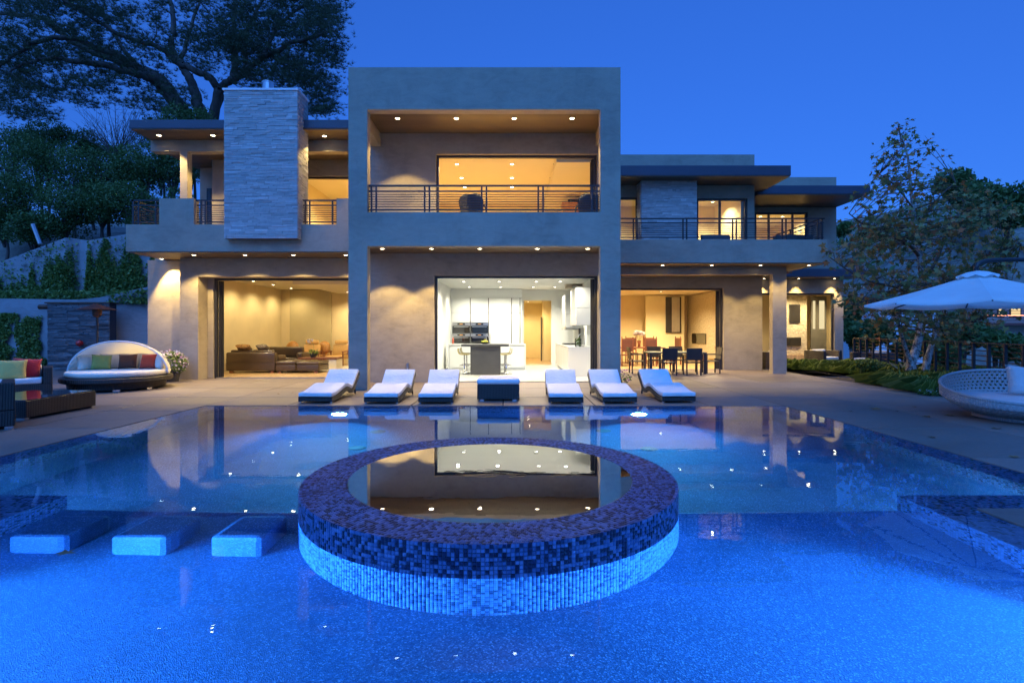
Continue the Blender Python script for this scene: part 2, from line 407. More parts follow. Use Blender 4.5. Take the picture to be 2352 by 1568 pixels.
M_SYCLEAF = tinted('turning_sycamore_leaves', [(0, (0.13, 0.15, 0.05)), (0.4, (0.24, 0.24, 0.07)), (0.6, (0.38, 0.26, 0.07)), (0.85, (0.50, 0.22, 0.06)), (1, (0.50, 0.17, 0.07))], 0.6, 0, transl=0.3)
M_IVY = tinted('ivy_leaves', [(0, (0.09, 0.14, 0.03)), (0.6, (0.20, 0.29, 0.06)), (1, (0.34, 0.42, 0.11))], 0.5, 0, transl=0.3)
M_GRASS = tinted('sedge_blades', [(0, (0.14, 0.21, 0.04)), (0.6, (0.28, 0.38, 0.08)), (1, (0.45, 0.50, 0.15))], 0.6, 0, transl=0.4)
M_PETAL = tinted('flower_petals', [(0, (0.55, 0.25, 0.50)), (0.5, (0.75, 0.55, 0.72)), (1, (0.85, 0.82, 0.82))], 0.7, 0, transl=0.3)
M_DRYLEAF = tinted('fallen_leaves', [(0, (0.10, 0.06, 0.03)), (1, (0.30, 0.17, 0.07))], 0.8, 0)
M_AGAVE = tinted('agave_leaf', [(0, (0.10, 0.16, 0.10)), (1, (0.45, 0.48, 0.30))], 0.5, 0.1)

# ------------------------------------------------------------------ lamps
WARM = (1.0, 0.71, 0.25); RWARM = (1.0, 0.80, 0.44)
me_trim = MB().lathe([(0.055, 0), (0.085, 0), (0.085, 0.012), (0.055, 0.012), (0.055, 0)], 20).mesh('downlight_trim', M_TRIM)
me_lens = MB().lathe([(0.0005, 0.004), (0.054, 0.004)], 20).mesh('downlight_lens', M_LAMP)
me_lensw = MB().lathe([(0.0005, 0.004), (0.054, 0.004)], 20).mesh('downlight_lens', M_LAMPW)
def downlight(x, y, z, parent, power=60, cone=110, blend=0.35, c=WARM, white=False, lamp=True, aim=None, radius=0.04):
    d = inst('downlight', me_trim, parent, (x, y, z-0.014))
    inst('lens', me_lensw if white else me_lens, d, (0, 0, 0))
    if lamp:
        L = bpy.data.lights.new('downlight_lamp', 'SPOT'); L.energy = power; L.spot_size = R(cone); L.spot_blend = blend; L.color = c; L.shadow_soft_size = radius
        o = link(bpy.data.objects.new('downlight_lamp', L), parent); o.location = (x, y, z-0.06)
        if aim: o.rotation_euler = Vector((-aim[0], -aim[1], 1)).to_track_quat('Z', 'Y').to_euler()
    return d
# ================================================================== SETTING: terrain, deck, pool
PX0, PX1, PY0, PY1 = -6.08, 5.38, 4.53, 10.63        # deck edge of the wide part of the pool
NX0, NX1, NY0 = -4.45, 3.90, 1.20                    # deck edge of the near, narrower part
LW = 0.38                                            # width of the tiled ledge under the water film
WZ = -0.008

def hill(x, y):
    x = np.asarray(x, float); y = np.asarray(y, float)
    z = np.full(x.shape, -3.0)
    left = np.clip((-x-10.5)/6, 0, 1)*np.clip((y-21.8)/5, 0, 1)
    z = z+left*9.0+np.clip((y-27)/30, 0, 1)*np.clip((-x-6)/14, 0, 1)*7
    # right: canyon beyond the fence, then a long slope
    r = np.clip((x-14)/6, 0, 1)*np.clip((y-4)/8, 0, 1)
    z = z-r*2.0
    far = np.clip((y-70)/80, 0, 1)*np.clip((x-5)/40, 0, 1)
    z = z+far*(10+16*np.clip((x-60)/60, 0, 1))
    far2 = np.clip((x-27)/25, 0, 1)*np.clip((y-38)/24, 0, 1)
    z = z+far2*18
    z = z+0.35*np.sin(x*0.31+1)*np.cos(y*0.27)+0.8*np.sin(x*0.07)*np.sin(y*0.06+1)*np.clip((y-40)/40, 0, 1)
    core = (x > -16) & (x < 15) & (y > -6) & (y < 26.5)
    z = np.where(core, np.minimum(z, -2.6), z)
    return z
gx = np.concatenate([np.linspace(-900, -60, 18), np.linspace(-54, 120, 88), np.linspace(135, 900, 16)])
gy = np.concatenate([np.linspace(-400, -20, 10), np.linspace(-16, 160, 89), np.linspace(175, 1500, 18)])
GX, GY = np.meshgrid(gx, gy); GZ = hill(GX, GY)
nx_, ny_ = len(gx), len(gy)
idx = np.arange(nx_*ny_).reshape(ny_, nx_)
quads = np.stack([idx[:-1, :-1], idx[:-1, 1:], idx[1:, 1:], idx[1:, :-1]], -1).reshape(-1, 4)
tag(cards('terrain', M_EARTH, np.stack([GX, GY, GZ], -1).reshape(-1, 3), quads, np.full(len(quads), .5), smooth=True), kind='structure')

# deck: a bed with a pool-shaped hole, and the poured panels lying in it
deck = MB()
def deck_bed(x0, x1, y0, y1): deck.box(x0, x1, y0, y1, -0.5, -0.05)
deck_bed(-24, PX0, -5, 24); deck_bed(PX1, 9.75, -5, 17.0); deck_bed(PX0, PX1, PY1, 24)
deck_bed(PX0, NX0, -5, PY0); deck_bed(NX1, PX1, -5, PY0); deck_bed(NX0, NX1, -5, NY0)
deck_bed(PX1, 16.5, 17.001, 24)
deck = tag(deck.build('deck', M_GROUT), kind='structure')
pool_rects = [(PX0, PX1, PY0, PY1), (NX0, NX1, NY0, PY0)]
xs = [-23.9]+[-0.18+1.83*k for k in range(-12, 9)]
xs = sorted(set([round(v, 3) for v in xs]+[PX0, PX1, NX0, NX1, 9.75]))
ys = sorted(set([-5.0, -2.4, -0.6, NY0, 2.9, PY0, 6.3, 8.15, 9.9, PY1, 11.95, 13.78, 15.28, 17.2, 19.0, 20.8, 22.5, 24.0]))
xs = [v for i, v in enumerate(xs) if v in (PX0, PX1, NX0, NX1, 9.75) or min(abs(v-w) for w in (PX0, PX1, NX0, NX1, 9.75)) > 0.5]
for i in range(len(xs)-1):
    for j in range(len(ys)-1):
        x0, x1, y0, y1 = xs[i], xs[i+1], ys[j], ys[j+1]
        cx_, cy_ = (x0+x1)/2, (y0+y1)/2
        if any(a < cx_ < b and c < cy_ < d for a, b, c, d in pool_rects): continue
        if x0 >= 9.7 and y0 < 17: continue
        if y0 >= 16.8 and -11 < cx_ < 2.7: continue
        if y0 >= 20.5 and cx_ < 9.4: continue
        if y0 < -1 and abs(cx_) > 8: continue
        g = 0.010
        MB().box(x0+g, x1-g, y0+g, y1-g, -0.05, 0.0, rnd.random()).build('slab', M_DECK, deck, bevel=0.006, seg=1)
for x0, x1, y0, y1 in ((9.76, 12.6, 17.2, 19.0), (9.76, 16.4, 19.0, 20.8), (9.76, 16.4, 20.8, 23.9)):
    MB().box(x0, x1-.008, y0, y1-.008, -0.05, 0.0).build('slab', M_DECK, deck, bevel=0.006, seg=1)

# pool basin
pool = tag(bpy.data.objects.new('pool_basin', None), kind='structure'); link(pool)
SH, DP = -0.48, -1.35
iX0, iX1, iY1, iYs = PX0+LW, PX1-LW, PY1-LW, PY0+LW
jX0, jX1, jY0 = NX0+LW, NX1-LW, NY0+LW
LT = -0.026
m = MB()
for x0, x1, y0, y1 in ((PX0, PX1, iY1, PY1), (PX0, iX0, PY0, iY1), (iX1, PX1, PY0, iY1), (iX0, jX0, PY0, iYs), (jX1, iX1, PY0, iYs),
                       (NX0, jX0, jY0, PY0), (jX1, NX1, jY0, PY0), (NX0, NX1, NY0, jY0)):
    m.box(x0, x1, y0, y1, -0.49, LT)
m.build('tiled_ledge', M_MOSAIC_F, pool)
m = MB()
m.box(iX0-.2, iX1+.2, iYs, iY1+.2, DP-0.2, DP)                       # deep floor
m.box(iX0-.2, iX0-.004, iYs, iY1, DP, -0.492); m.box(iX1+.004, iX1+.2, iYs, iY1, DP, -0.492); m.box(iX0, iX1, iY1+.004, iY1+.2, DP, -0.492)
m.box(iX0, jX0-.01, iYs-.2, iYs-.004, DP, -0.492); m.box(jX1+.01, iX1, iYs-.2, iYs-.004, DP, -0.492)
m.build('basin_shell', M_PEBBLE, pool)
box('shelf', jX0-.2, jX1+.2, jY0-.2, iYs, DP, SH, M_PEBBLE, pool, bevel=0.04)
# underwater lamps: two in the far wall, two in the near wall
me_ring = MB().lathe([(0.145, 0), (0.18, 0), (0.18, 0.02), (0.145, 0.03)], 24).mesh('lamp_ring', M_STEEL)
me_plens = MB().lathe([(0.0005, 0.022), (0.144, 0.022)], 24).mesh('lamp_lens', M_POOLLAMP)
def pool_lamp(x, y, z, d, power, cone=150, c=(0.012, 0.20, 1.0), face=None):
    rm = rot_to(face or d).to_euler()
    o = inst('pool_lamp', me_ring, pool, (x, y, z), rm); inst('lens', me_plens, o, (0, 0, 0))
    L = bpy.data.lights.new('pool_lamp_light', 'SPOT'); L.energy = power; L.color = c; L.spot_size = R(cone); L.spot_blend = 0.8; L.shadow_soft_size = 0.06
    l = link(bpy.data.objects.new('pool_lamp_light', L), pool)
    dv = Vector(d).normalized(); l.location = Vector((x, y, z))+dv*0.08; l.rotation_euler = (-dv).to_track_quat('Z', 'Y').to_euler()
PLAMP = 5.0
for lx in (X(780, 10.25), X(1467, 10.25)): pool_lamp(lx, iY1, -0.62, (0, -1, -.8), 330*PLAMP, 105, (0.05, 0.48, 1.0), (0, -1, .2))
for lx, ax_ in ((-3.55, .35), (3.1, -.25)): pool_lamp(lx, jY0, -0.20, (ax_, 1, -.20), 400*PLAMP, 145, (0.04, 0.28, 1.0))
for lx, sg_ in ((jX0, 1), (jX1, -1)): pool_lamp(lx, 2.75, -0.16, (sg_, 0.0, -.30), 420*PLAMP, 120, (0.06, 0.40, 1.0))
for lx in (-4.9, 4.4): pool_lamp(lx, iYs, -0.75, (0, 1, 0), 10*PLAMP, 150, (0.02, 0.32, 1.0))
me_drain = MB().lathe([(0.0005, .012), (0.10, .012), (0.105, .006), (0.13, .004), (0.135, 0)], 24).mesh('drain_cover', M_CHARCOAL)
for xd, yd in ((820, 1028), (868, 990), (1386, 988), (303, 1017), (1490, 1030)):
    yw = 1850/(yd-757); q_ = 1+1.35*1.1/math.hypot(yw, X(xd, yw)); inst('drain_cover', me_drain, pool, (X(xd, yw)*q_, min(9.9, yw*q_), DP))
# water with the film over the ledges
m = MB(); spa_c = (-0.19, 4.88); SR, SRI, SZ = 1.63, 1.25, 0.20
b = bmesh.new()
outer = [(PX0, PY0), (NX0, PY0), (NX0, NY0), (NX1, NY0), (NX1, PY0), (PX1, PY0), (PX1, PY1), (PX0, PY1)]
vo = [b.verts.new((x, y, WZ)) for x, y in outer]
vi = [b.verts.new((spa_c[0]+(SR-.02)*math.cos(2*math.pi*k/96), spa_c[1]+(SR-.02)*math.sin(2*math.pi*k/96), WZ)) for k in range(96)]
es = [b.edges.new((vo[k], vo[(k+1) % 8])) for k in range(8)]+[b.edges.new((vi[k], vi[(k+1) % 96])) for k in range(96)]
bmesh.ops.triangle_fill(b, use_beauty=True, edges=es)
for f in list(b.faces):
    c = f.calc_center_median()
    if (c.x-spa_c[0])**2+(c.y-spa_c[1])**2 < (SR-.05)**2 and all(v in vi for v in f.verts): b.faces.remove(f)
for f in b.faces:
    if f.normal.z < 0: f.normal_flip()
me = bpy.data.meshes.new('pool_water'); b.to_mesh(me); b.free(); me.materials.append(M_WATER)
tag(link(bpy.data.objects.new('pool_water', me)), kind='structure')

# ---- round spa, tile by tile
spa = thing('spa', 'round raised spa clad in blue mosaic tile in the middle of the pool', 'spa', (spa_c[0], spa_c[1], 0))
m = MB().lathe([(SR-.008, SH-.02), (SR-.008, SZ-.008), (SRI+.008, SZ-.008), (SRI+.006, SZ-.45), (0.95, SZ-.45), (0.95, SZ-.9), (0.0005, SZ-.95)], 128)
o = m.build('shell', M_SPAGROUT, spa, smooth=False)
m = MB().lathe([(SRI-.002, SZ-.10), (SRI-.002, SZ-.46), (0.95, SZ-.46), (0.95, SZ-.88), (0.01, SZ-.93)], 96)
m.build('bowl_lining', M_PEBBLE, spa, smooth=False)
m = MB().lathe([(0.01, 0.0), (0.07, 0.006), (0.11, 0.0)], 24); d = m.build('drain', M_DARK, spa); d.location = (0.0, 0.05, SZ-.925)
TS = 0.0262; TG = 0.0236; TH = 0.007
NT6 = [0.0, 0.12, 0.3, 0.45, 0.62, 0.8, 1.0]
tile_me = []
for tv in NT6:
    h = TG/2; e = 0.0016
    mb = MB(); vs_ = [(-h, -h, 0), (h, -h, 0), (h, h, 0), (-h, h, 0), (-h+e, -h+e, TH), (h-e, -h+e, TH), (h-e, h-e, TH), (-h+e, h-e, TH)]
    mb.add(vs_, [(4,5,6,7),(0,1,5,4),(1,2,6,5),(2,3,7,6),(3,0,4,7)], tv)
    tile_me.append(mb.mesh('tile', M_MOSAIC))
tiles = []          # (pos, normal, tangent)
ncol = int(2*math.pi*SR/TS)
for k in range(ncol):
    a = 2*math.pi*k/ncol; n = (math.cos(a), math.sin(a), 0)
    for r_ in range(26):
        z = SZ-.0135-r_*TS
        if z < SH: break
        tiles.append(((n[0]*(SR-.008), n[1]*(SR-.008), z), n, (-n[1], n[0], 0), 0))
r0 = SR-.016
while r0 > SRI+.01:
    nc = int(2*math.pi*r0/TS)
    for k in range(nc):
        a = 2*math.pi*(k+0.5*rnd.random()*0)/nc
        tiles.append(((r0*math.cos(a), r0*math.sin(a), SZ-.008), (0, 0, 1), (-math.sin(a), math.cos(a), 0), 1))
    r0 -= TS
nc = int(2*math.pi*SRI/TS)
for k in range(nc):
    a = 2*math.pi*k/nc; n = (-math.cos(a), -math.sin(a), 0)
    for r_ in range(4): tiles.append(((math.cos(a)*(SRI+.008), math.sin(a)*(SRI+.008), SZ-.0135-r_*TS), n, (math.sin(a), -math.cos(a), 0), 2))
def tkey(t):
    p = t[0]
    d = math.sqrt((p[0]+spa_c[0])**2+(p[1]+spa_c[1])**2+(p[2]-1.5)**2)
    face = (Vector((0, 0, 1.5))-Vector((p[0]+spa_c[0], p[1]+spa_c[1], p[2]))).normalized().dot(Vector(t[1]))
    return -(face/d/d) if (t[3] < 2 and p[2] > 0.0) else 9
tiles.sort(key=tkey)
rest_v, rest_f, rest_t = [], [], []
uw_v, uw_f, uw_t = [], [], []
for i, (p, n, tg, kd) in enumerate(tiles):
    tv = (rnd.choice(NT6) if rnd.random() < 0.85 else 0.0) if p[2] > -0.02 else rnd.choice(NT6)
    n_ = Vector(n); t_ = Vector(tg); b_ = n_.cross(t_)
    if i < 300:
        M = Matrix((t_, b_, n_)).transposed()
        inst('tile', tile_me[NT6.index(tv)], spa, p, M.to_euler())
    else:
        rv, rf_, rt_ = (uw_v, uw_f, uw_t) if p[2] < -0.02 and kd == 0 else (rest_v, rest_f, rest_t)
        h = TG/2; e = 0.0016; P = Vector(p); k = len(rv)
        for sx, sy, zz, q in ((-1,-1,0,h),(1,-1,0,h),(1,1,0,h),(-1,1,0,h),(-1,-1,TH,h-e),(1,-1,TH,h-e),(1,1,TH,h-e),(-1,1,TH,h-e)):
            rv.append(P+t_*(sx*q)+b_*(sy*q)+n_*zz)
        for f in ((4,5,6,7),(0,1,5,4),(1,2,6,5),(2,3,7,6),(3,0,4,7)): rf_.append([j+k for j in f]); rt_.append(tv)
tag(cards('tile_field', M_MOSAIC, np.array([tuple(v) for v in rest_v]), np.array(rest_f), rest_t, spa), kind='stuff')
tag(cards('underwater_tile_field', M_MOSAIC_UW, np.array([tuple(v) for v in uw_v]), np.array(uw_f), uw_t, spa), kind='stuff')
m = MB().lathe([(0.0005, SZ-.004), (SRI+.006, SZ-.004)], 128); m.build('spa_water', M_SPAWATER, spa, smooth=False)

# three stepping blocks under water
for k, (a, b_, lab) in enumerate(((-3.75, -3.32, 'submerged pebble-plaster block nearest the tiled corner of the left deck'), (-2.99, -2.56, 'middle one of the three submerged pebble-plaster blocks'), (-2.25, -1.85, 'submerged pebble-plaster block nearest the round spa'))):
    o = box('submerged_block', a, b_, 3.98, 4.46, SH-.03, -0.10, M_PEBBLE, None, bevel=0.05)
    tag(o, lab, 'pool block', 'submerged blocks between deck and spa')
mb = MB(); vs_ = [(0, 0, 0)]+[(.075*q*math.cos(w), .075*q*math.sin(w), .004*(i % 3)) for i, (w, q) in enumerate(zip([i*2*math.pi/11 for i in range(11)], [1, .4, .8, .35, .9, .4, .95, .35, .8, .4, .5]))]
mb.add(vs_, [(0, 1+i, 1+(i+1) % 11) for i in range(11)], .4); o = mb.build('floating_leaf', M_DRYLEAF); yw = 1850/(1268-757); o.location = (X(150, yw), yw, -.004)
tag(o, 'brown leaf floating on the water in front of the submerged blocks', 'leaf')
# ================================================================== THE HOUSE
house = thing('house', 'two-storey modern plaster house with flat roofs, stone chimney and lit open rooms', 'house', (0, 0, 0))
FY, KY = 13.35, 15.3                    # front of the portal frame, kitchen wall
FX0, FX1 = -4.07, 2.70
W = M_STUCCO
def wall(x0, x1, y0, y1, z0, z1, name='wall', m=None, bevel=0.012): return box(name, x0, x1, y0, y1, z0, z1, m or W, house, bevel=bevel)
# --- portal frame (one plaster volume)
m = MB()
b = bmesh.new()
def frame_obj():
    t = FY+0.28
    mb = MB()
    xa, xb = -3.60, X(1379, FY)
    mb.box(FX0, xa, FY, t, 0, 8.02); mb.box(xb, FX1, FY, t, 0, 8.02)
    mb.box(xa, xb, FY, t, 6.97, 8.02); mb.box(xa, xb, FY, t, 3.58, 4.42)
    return mb, xa, xb
mb, fxa, fxb = frame_obj()
mb.build('portal_frame', W, house)
wall(FX0, FX1, FY+.28, 23.5, 7.12, 7.98, 'roof')                                  # roof mass behind the frame
box('soffit', FX0+.02, FX1-.02, FY+.281, KY+.2, 7.09, 7.118, M_SOFFIT, house)
box('balcony_floor', FX0+.01, FX1-.01, FY+.281, KY+.28, 3.70, 4.13, W, house)
box('soffit', FX0+.02, FX1-.02, FY+.281, KY+.1, 3.67, 3.698, M_SOFFIT, house)
for xx in (FX0+.05, FX1-.33): wall(xx, xx+.28, FY+.281, KY, 6.72, 7.088, 'beam')
# --- central wall with the two big openings
KX0, KX1, KT = -2.215, 2.444, 3.045
UX0, UX1, UT = X(1001, KY), X(1372, KY), 6.50
def wall_open(x0, x1, y0, y1, z0, z1, ox0, ox1, oz0, oz1, name='wall'):
    mb = MB()
    if ox0 > x0: mb.box(x0, ox0, y0, y1, z0, z1)
    if x1 > ox1: mb.box(ox1, x1, y0, y1, z0, z1)
    if z1 > oz1: mb.box(ox0, ox1, y0, y1, oz1, z1)
    if oz0 > z0: mb.box(ox0, ox1, y0, y1, z0, oz0)
    return mb.build(name, W, house)
wall_open(-4.35, 3.02, KY, KY+.28, 0, 3.67, KX0, KX1, 0, KT)
wall_open(-4.35, 3.02, KY, KY+.28, 4.131, 7.088, UX0, UX1, 4.131, UT)
def open_frame(x0, x1, y, z0, z1, t=0.06, d=0.10, sill=True):                      # dark track round an opened-up opening
    o = MB().box(x0, x1, y, y+d, z1-t, z1).build('window', M_DARK, house)
    box('jamb', x0, x0+t, y, y+d, z0, z1-t-.001, M_DARK, o); box('jamb', x1-t, x1, y, y+d, z0, z1-t-.001, M_DARK, o)
    if sill: box('sill_track', x0+t, x1-t, y-.02, y+d+.02, z0+.001, z0+.022, M_STEEL, o)
    return o
open_frame(KX0+.01, KX1-.01, KY+.10, 0.0, KT-.01); open_frame(UX0+.01, UX1-.01, KY+.10, 4.14, UT-.01)
# slid-back glass panels stacked at the jambs
def glass_leaf(x0, x1, y, z0, z1, t=0.05, d=0.04):
    o = MB().box(x0, x0+t, y, y+d, z0, z1).box(x1-t, x1, y, y+d, z0, z1).box(x0+t, x1-t, y, y+d, z1-t, z1).box(x0+t, x1-t, y, y+d, z0, z0+t).build('sliding_door', M_DARK, house)
    box('pane', x0+t, x1-t, y+d/2-.004, y+d/2+.004, z0+t, z1-t, M_GLASS, o)
    return o

def stack(x, y, z0, z1, s):                     # edges of the glass panels slid into the wall pocket
    for k in range(3): box('sliding_panel_edge', *sorted((x, x+s*(.05+.02*k))), y+.055*k, y+.04+.055*k, z0, z1, M_DARK, house)
# --- left wing
LF, LB, LWIN, LP = 14.9, 16.1, 16.65, 16.55
mb = MB(); mb.box(-10.72, FX0-.003, LF, LF+.25, 3.67, 4.42); mb.box(-10.72, -10.47, LF+.25, 17.0, 3.67, 4.42)
mb.box(X(365.5, LF), X(445, LF), LF, LF+.25, 4.42, 5.14); mb.box(X(773, LF), FX0-.003, LF, LF+.25, 4.42, 5.14)
mb.build('parapet', W, house)
box('balcony_floor', -10.46, FX0-.003, LF+.251, 17.9, 3.70, 4.13, W, house)
box('soffit', -10.70, FX0-.003, LF+.02, 16.9, 3.645, 3.669, M_SOFFIT, house)
LX0 = X(413, LB)
wall(-11.24, LX0+.002, LP, LP+.35, 0, 3.644, 'pier'); wall(-11.24, -10.9, LP+.351, 24.5, 0, 4.6, 'wall')                                       # wall behind, seen left of the opening
lo0 = X(455, LB)
mb = MB(); mb.box(LX0, lo0, LB, LB+.5, 0, 3.644); mb.box(lo0, -4.36, LB, LB+.5, Z(675.5*.9408, LB), 3.644); mb.build('wall', W, house)
lw0 = X(492, LWIN)
wall(lo0-.3, lw0, LWIN-.049, LWIN+.25, 0, Z(675.5*.9408, LB)+.3, 'wall')
LTOP = Z(638.5, LWIN)
wall(lw0, -4.36, LWIN-.049, LWIN+.25, LTOP, LTOP+.6, 'lintel')
open_frame(lw0+.005, -2.9, LWIN+.0, 0.0, LTOP-.005, 0.07)
stack(lw0+.08, LWIN+.101, 0.02, LTOP-.08, 1)
# upper left: beam, post, roof, loggia walls
RF = 15.04
wall(-10.72, FX0-.003, RF, 23.5, 7.14, 7.38, 'roof', M_FASCIA, 0.01)
box('soffit', -10.70, FX0-.003, RF+.02, 18.2, 7.112, 7.139, M_SOFFIT, house)
BZ = Z(348, 15.91)
mb = MB(); mb.box(-10.71, FX0-.003, 15.91, 16.19, BZ, 7.111); mb.box(X(413.5, 15.91), X(430, 15.91), 15.91, 16.15, 4.131, BZ); mb.build('beam', W, house)
box('soffit', -10.6, FX0-.003, 16.191, 18.1, 6.90, 6.93, M_SOFFIT, house)
wall(X(486.4, 17.07), -7.2, 17.07, 17.3, 4.131, 6.899); wall(X(459, 17.9), X(486.4, 17.07)-.002, 17.9, 18.1, 4.131, 6.899)
ULT = Z(405, 17.07)
wall(-7.198, FX0-.003, 17.07, 17.3, ULT, 6.899, 'lintel'); open_frame(-7.19, FX0-.01, 17.12, 4.14, ULT-.005, 0.06)
dr = MB().box(X(474, 17.85), X(486, 17.85), 17.86, 17.9, 4.14, 6.2).build('door', M_DARK, house); box('pane', X(476.5, 17.85), X(484, 17.85), 17.84, 17.862, 4.3, 6.1, M_GLASS, dr)

# --- right wing
RS, RB, RW = 17.4, 18.25, 20.0
RX1 = 10.24
mb = MB(); mb.box(FX1+.003, RX1, RS, RS+.25, 3.67, 4.42); mb.box(RX1-.25, RX1, RS+.25, 20.6, 3.67, 4.42); mb.build('parapet', W, house)
box('balcony_floor', FX1+.003, RX1-.251, RS+.251, RW+.2, 3.70, 4.13, W, house)
box('soffit', FX1+.003, RX1-.02, RS+.02, RW, 3.645, 3.669, M_SOFFIT, house)
cx0, cx1 = X(1775, RB), X(1807, RB)
mb = MB(); mb.box(FX1+.003, cx1, RB, RB+.24, 3.37, 3.644); mb.box(cx0, cx1, RB, RB+.24, 0, 3.37); mb.build('beam_and_post', W, house)
box('soffit', FX1+.003, cx1+.3, RB+.241, RW, 3.46, 3.49, M_SOFFIT, house)
DX1 = X(1662, RW); DT = Z(661, RW); WX1 = X(1751, RW)
wall_open(2.0, WX1, RW, RW+.28, 0, 3.459, 2.0, DX1, 0, DT)
open_frame(2.5, DX1-.005, RW+.1, 0.0, DT-.005, 0.07); stack(DX1-.08, RW+.201, .02, DT-.09, -1)
# upper right block
UZ = 4.131; SZ_R = 6.9; ux1 = X(1733, RW)
w1 = (2.0, X(1466, RW), UZ, 6.43); w2 = (X(1601, RW), X(1717, RW), UZ, 6.39)
mb = MB()
mb.box(w1[1], w2[0], RW, RW+.25, UZ, SZ_R); mb.box(2.0, w1[1], RW, RW+.25, w1[3], SZ_R); mb.box(w2[0], w2[1], RW, RW+.25, w2[3], SZ_R); mb.box(w2[1], ux1, RW, RW+.25, UZ, SZ_R)
mb.box(ux1-.25, ux1, RW+.25, 23.0, UZ, SZ_R); mb.box(2.0, ux1, RW, 23.5, SZ_R+.351, 8.02)
mb.build('wall', W, house)
wall(FX1+.003, X(1817, 18.8), 18.8, 24, SZ_R, 7.25, 'roof', M_FASCIA, 0.01)
box('soffit', FX1+.003, X(1817, 18.8)-.02, 18.82, 22.9, SZ_R-.028, SZ_R-.001, M_SOFFIT, house)
def window(x0, x1, y, z0, z1, mull=(), t=0.07, d=0.09):
    o = MB().box(x0, x1, y, y+d, z1-t, z1).box(x0, x1, y, y+d, z0, z0+t).build('window', M_DARK, house)
    xs_ = [x0]+list(mull)+[x1]
    for xm in xs_:
        a = min(max(xm-t/2, x0), x1-t); box('mullion', a, a+t, y+.001, y+d-.001, z0+t, z1-t, M_DARK, o)
    for a, c in zip(xs_[:-1], xs_[1:]): box('pane', a+t*.5, c-t*.5, y+d/2-.004, y+d/2+.004, z0+t, z1-t, M_GLASS, o)
    return o
window(2.1, w1[1]-.003, RW+.06, UZ, w1[3]-.003)
window(w2[0]+.003, w2[1]-.003, RW+.06, UZ, w2[3]-.003, (X(1655, RW),))
# far right block (two storeys)
BW = 23.0; bx0, bx1 = 9.0, 13.9
bw = (X(1735, BW), X(1856, BW), UZ+.4, Z(487.8, BW))
mb = MB(); mb.box(bw[1], bx1, BW, BW+.25, 3.7, 6.74); mb.box(ux1+.002, bw[0], BW, BW+.25, 3.7, 6.74); mb.box(bw[0], bw[1], BW, BW+.25, bw[3], 6.74); mb.box(bw[0], bw[1], BW, BW+.25, 3.7, bw[2])
mb.box(bx1-.25, bx1, BW+.25, 30, 3.7, 6.74); mb.box(ux1+.002, bx1, BW, 30, 7.101, 8.03); mb.build('wall', W, house)
wall(X(1740, 20.85), bx1+.02, 20.85, 30, 6.77, 7.1, 'roof', M_FASCIA, 0.01)
box('soffit', X(1740, 20.85)+.02, bx1, 20.87, 23.2, 6.742, 6.769, M_SOFFIT, house)
window(bw[0]+.003, bw[1]-.003, BW+.06, bw[2], bw[3]-.003, (X(1768, BW), X(1823, BW)))
# ground-floor canopy of the far block
wall(9.5, 14.62, 22.2, 30, 3.70, 4.02, 'roof', M_FASCIA, 0.01)
box('soffit', 9.52, 14.60, 22.22, 23.2, 3.672, 3.699, M_SOFFIT, house)
OT = Z(673, BW)
mb = MB(); mb.box(9.2, bx1+.3, BW, BW+.25, OT, 3.671); mb.box(X(1917, BW), bx1+.3, BW, BW+.25, 0, OT); mb.prism([(bx1+.12, BW+.252), (bx1+.3, BW+.252), (15.5, 25.3), (15.3, 25.3)], 0, 3.671); mb.build('wall', W, house)
open_frame(9.4, X(1917, BW)-.003, BW+.08, 0, OT-.004, 0.06)

# --- stacked-stone chimney and stone panel (single stones)
def ledger(parent, x0, x1, z0, z1, y, rows_h=(0.05, 0.095), lens=(0.12, 0.42), out=(0.0, 0.02), axis='x', sgn=-1, dist=15):
    res = []; z = z0
    while z < z1-0.02:
        h = min(rnd.choice((0.036, 0.036, 0.048, 0.062)), z1-z)
        if z1-(z+h) < 0.03: h = z1-z
        x = x0-rnd.random()*0.3
        while x < x1-0.005:
            L = rnd.uniform(*lens); a, c = max(x, x0), min(x+L, x1)
            if x1-c < 0.05: c = x1
            if c-a > 0.03: res.append((a, c, z, z+h, rnd.uniform(*out)))
            x = c if c == x1 else x+L
        z += h
    return res
def stone_mb(mb, s, y, axis, sgn, g=0.003, thick=0.05):
    a, c, z0, z1, o = s; tv = min(1, max(0, rnd.gauss(0.5, 0.23)))
    p = thick*0.4+o
    if axis == 'x':
        y0, y1 = sorted((y, y+sgn*p)); mb.box(a+g, c-g, y0, y1, z0+g, z1-g, tv)
    else:
        x0, x1 = sorted((y, y+sgn*p)); mb.box(x0, x1, a+g, c-g, z0+g, z1-g, tv)
def stone_face(parent, faces, limit=300):
    items = [(s, y, ax, sg) for (lst, y, ax, sg) in faces for s in lst]
    items.sort(key=lambda t: -((t[0][1]-t[0][0])*(t[0][3]-t[0][2]))*(1 if t[2] == 'x' else 0.1))
    rest = MB()
    for i, (s, y, ax, sg) in enumerate(items):
        if i < limit:
            mb = MB(); stone_mb(mb, s, y, ax, sg); mb.build('stone', M_LEDGE, parent)
        else: stone_mb(rest, s, y, ax, sg)
    if rest.f: tag(rest.build('stone_field', M_LEDGE, parent), kind='stuff')
cxa, cxb = X(516, 14.66), X(681.5, 14.66)
chim = box('chimney', cxa, cxb, 14.69, 15.40, 3.99, 8.03, M_GROUT, house)
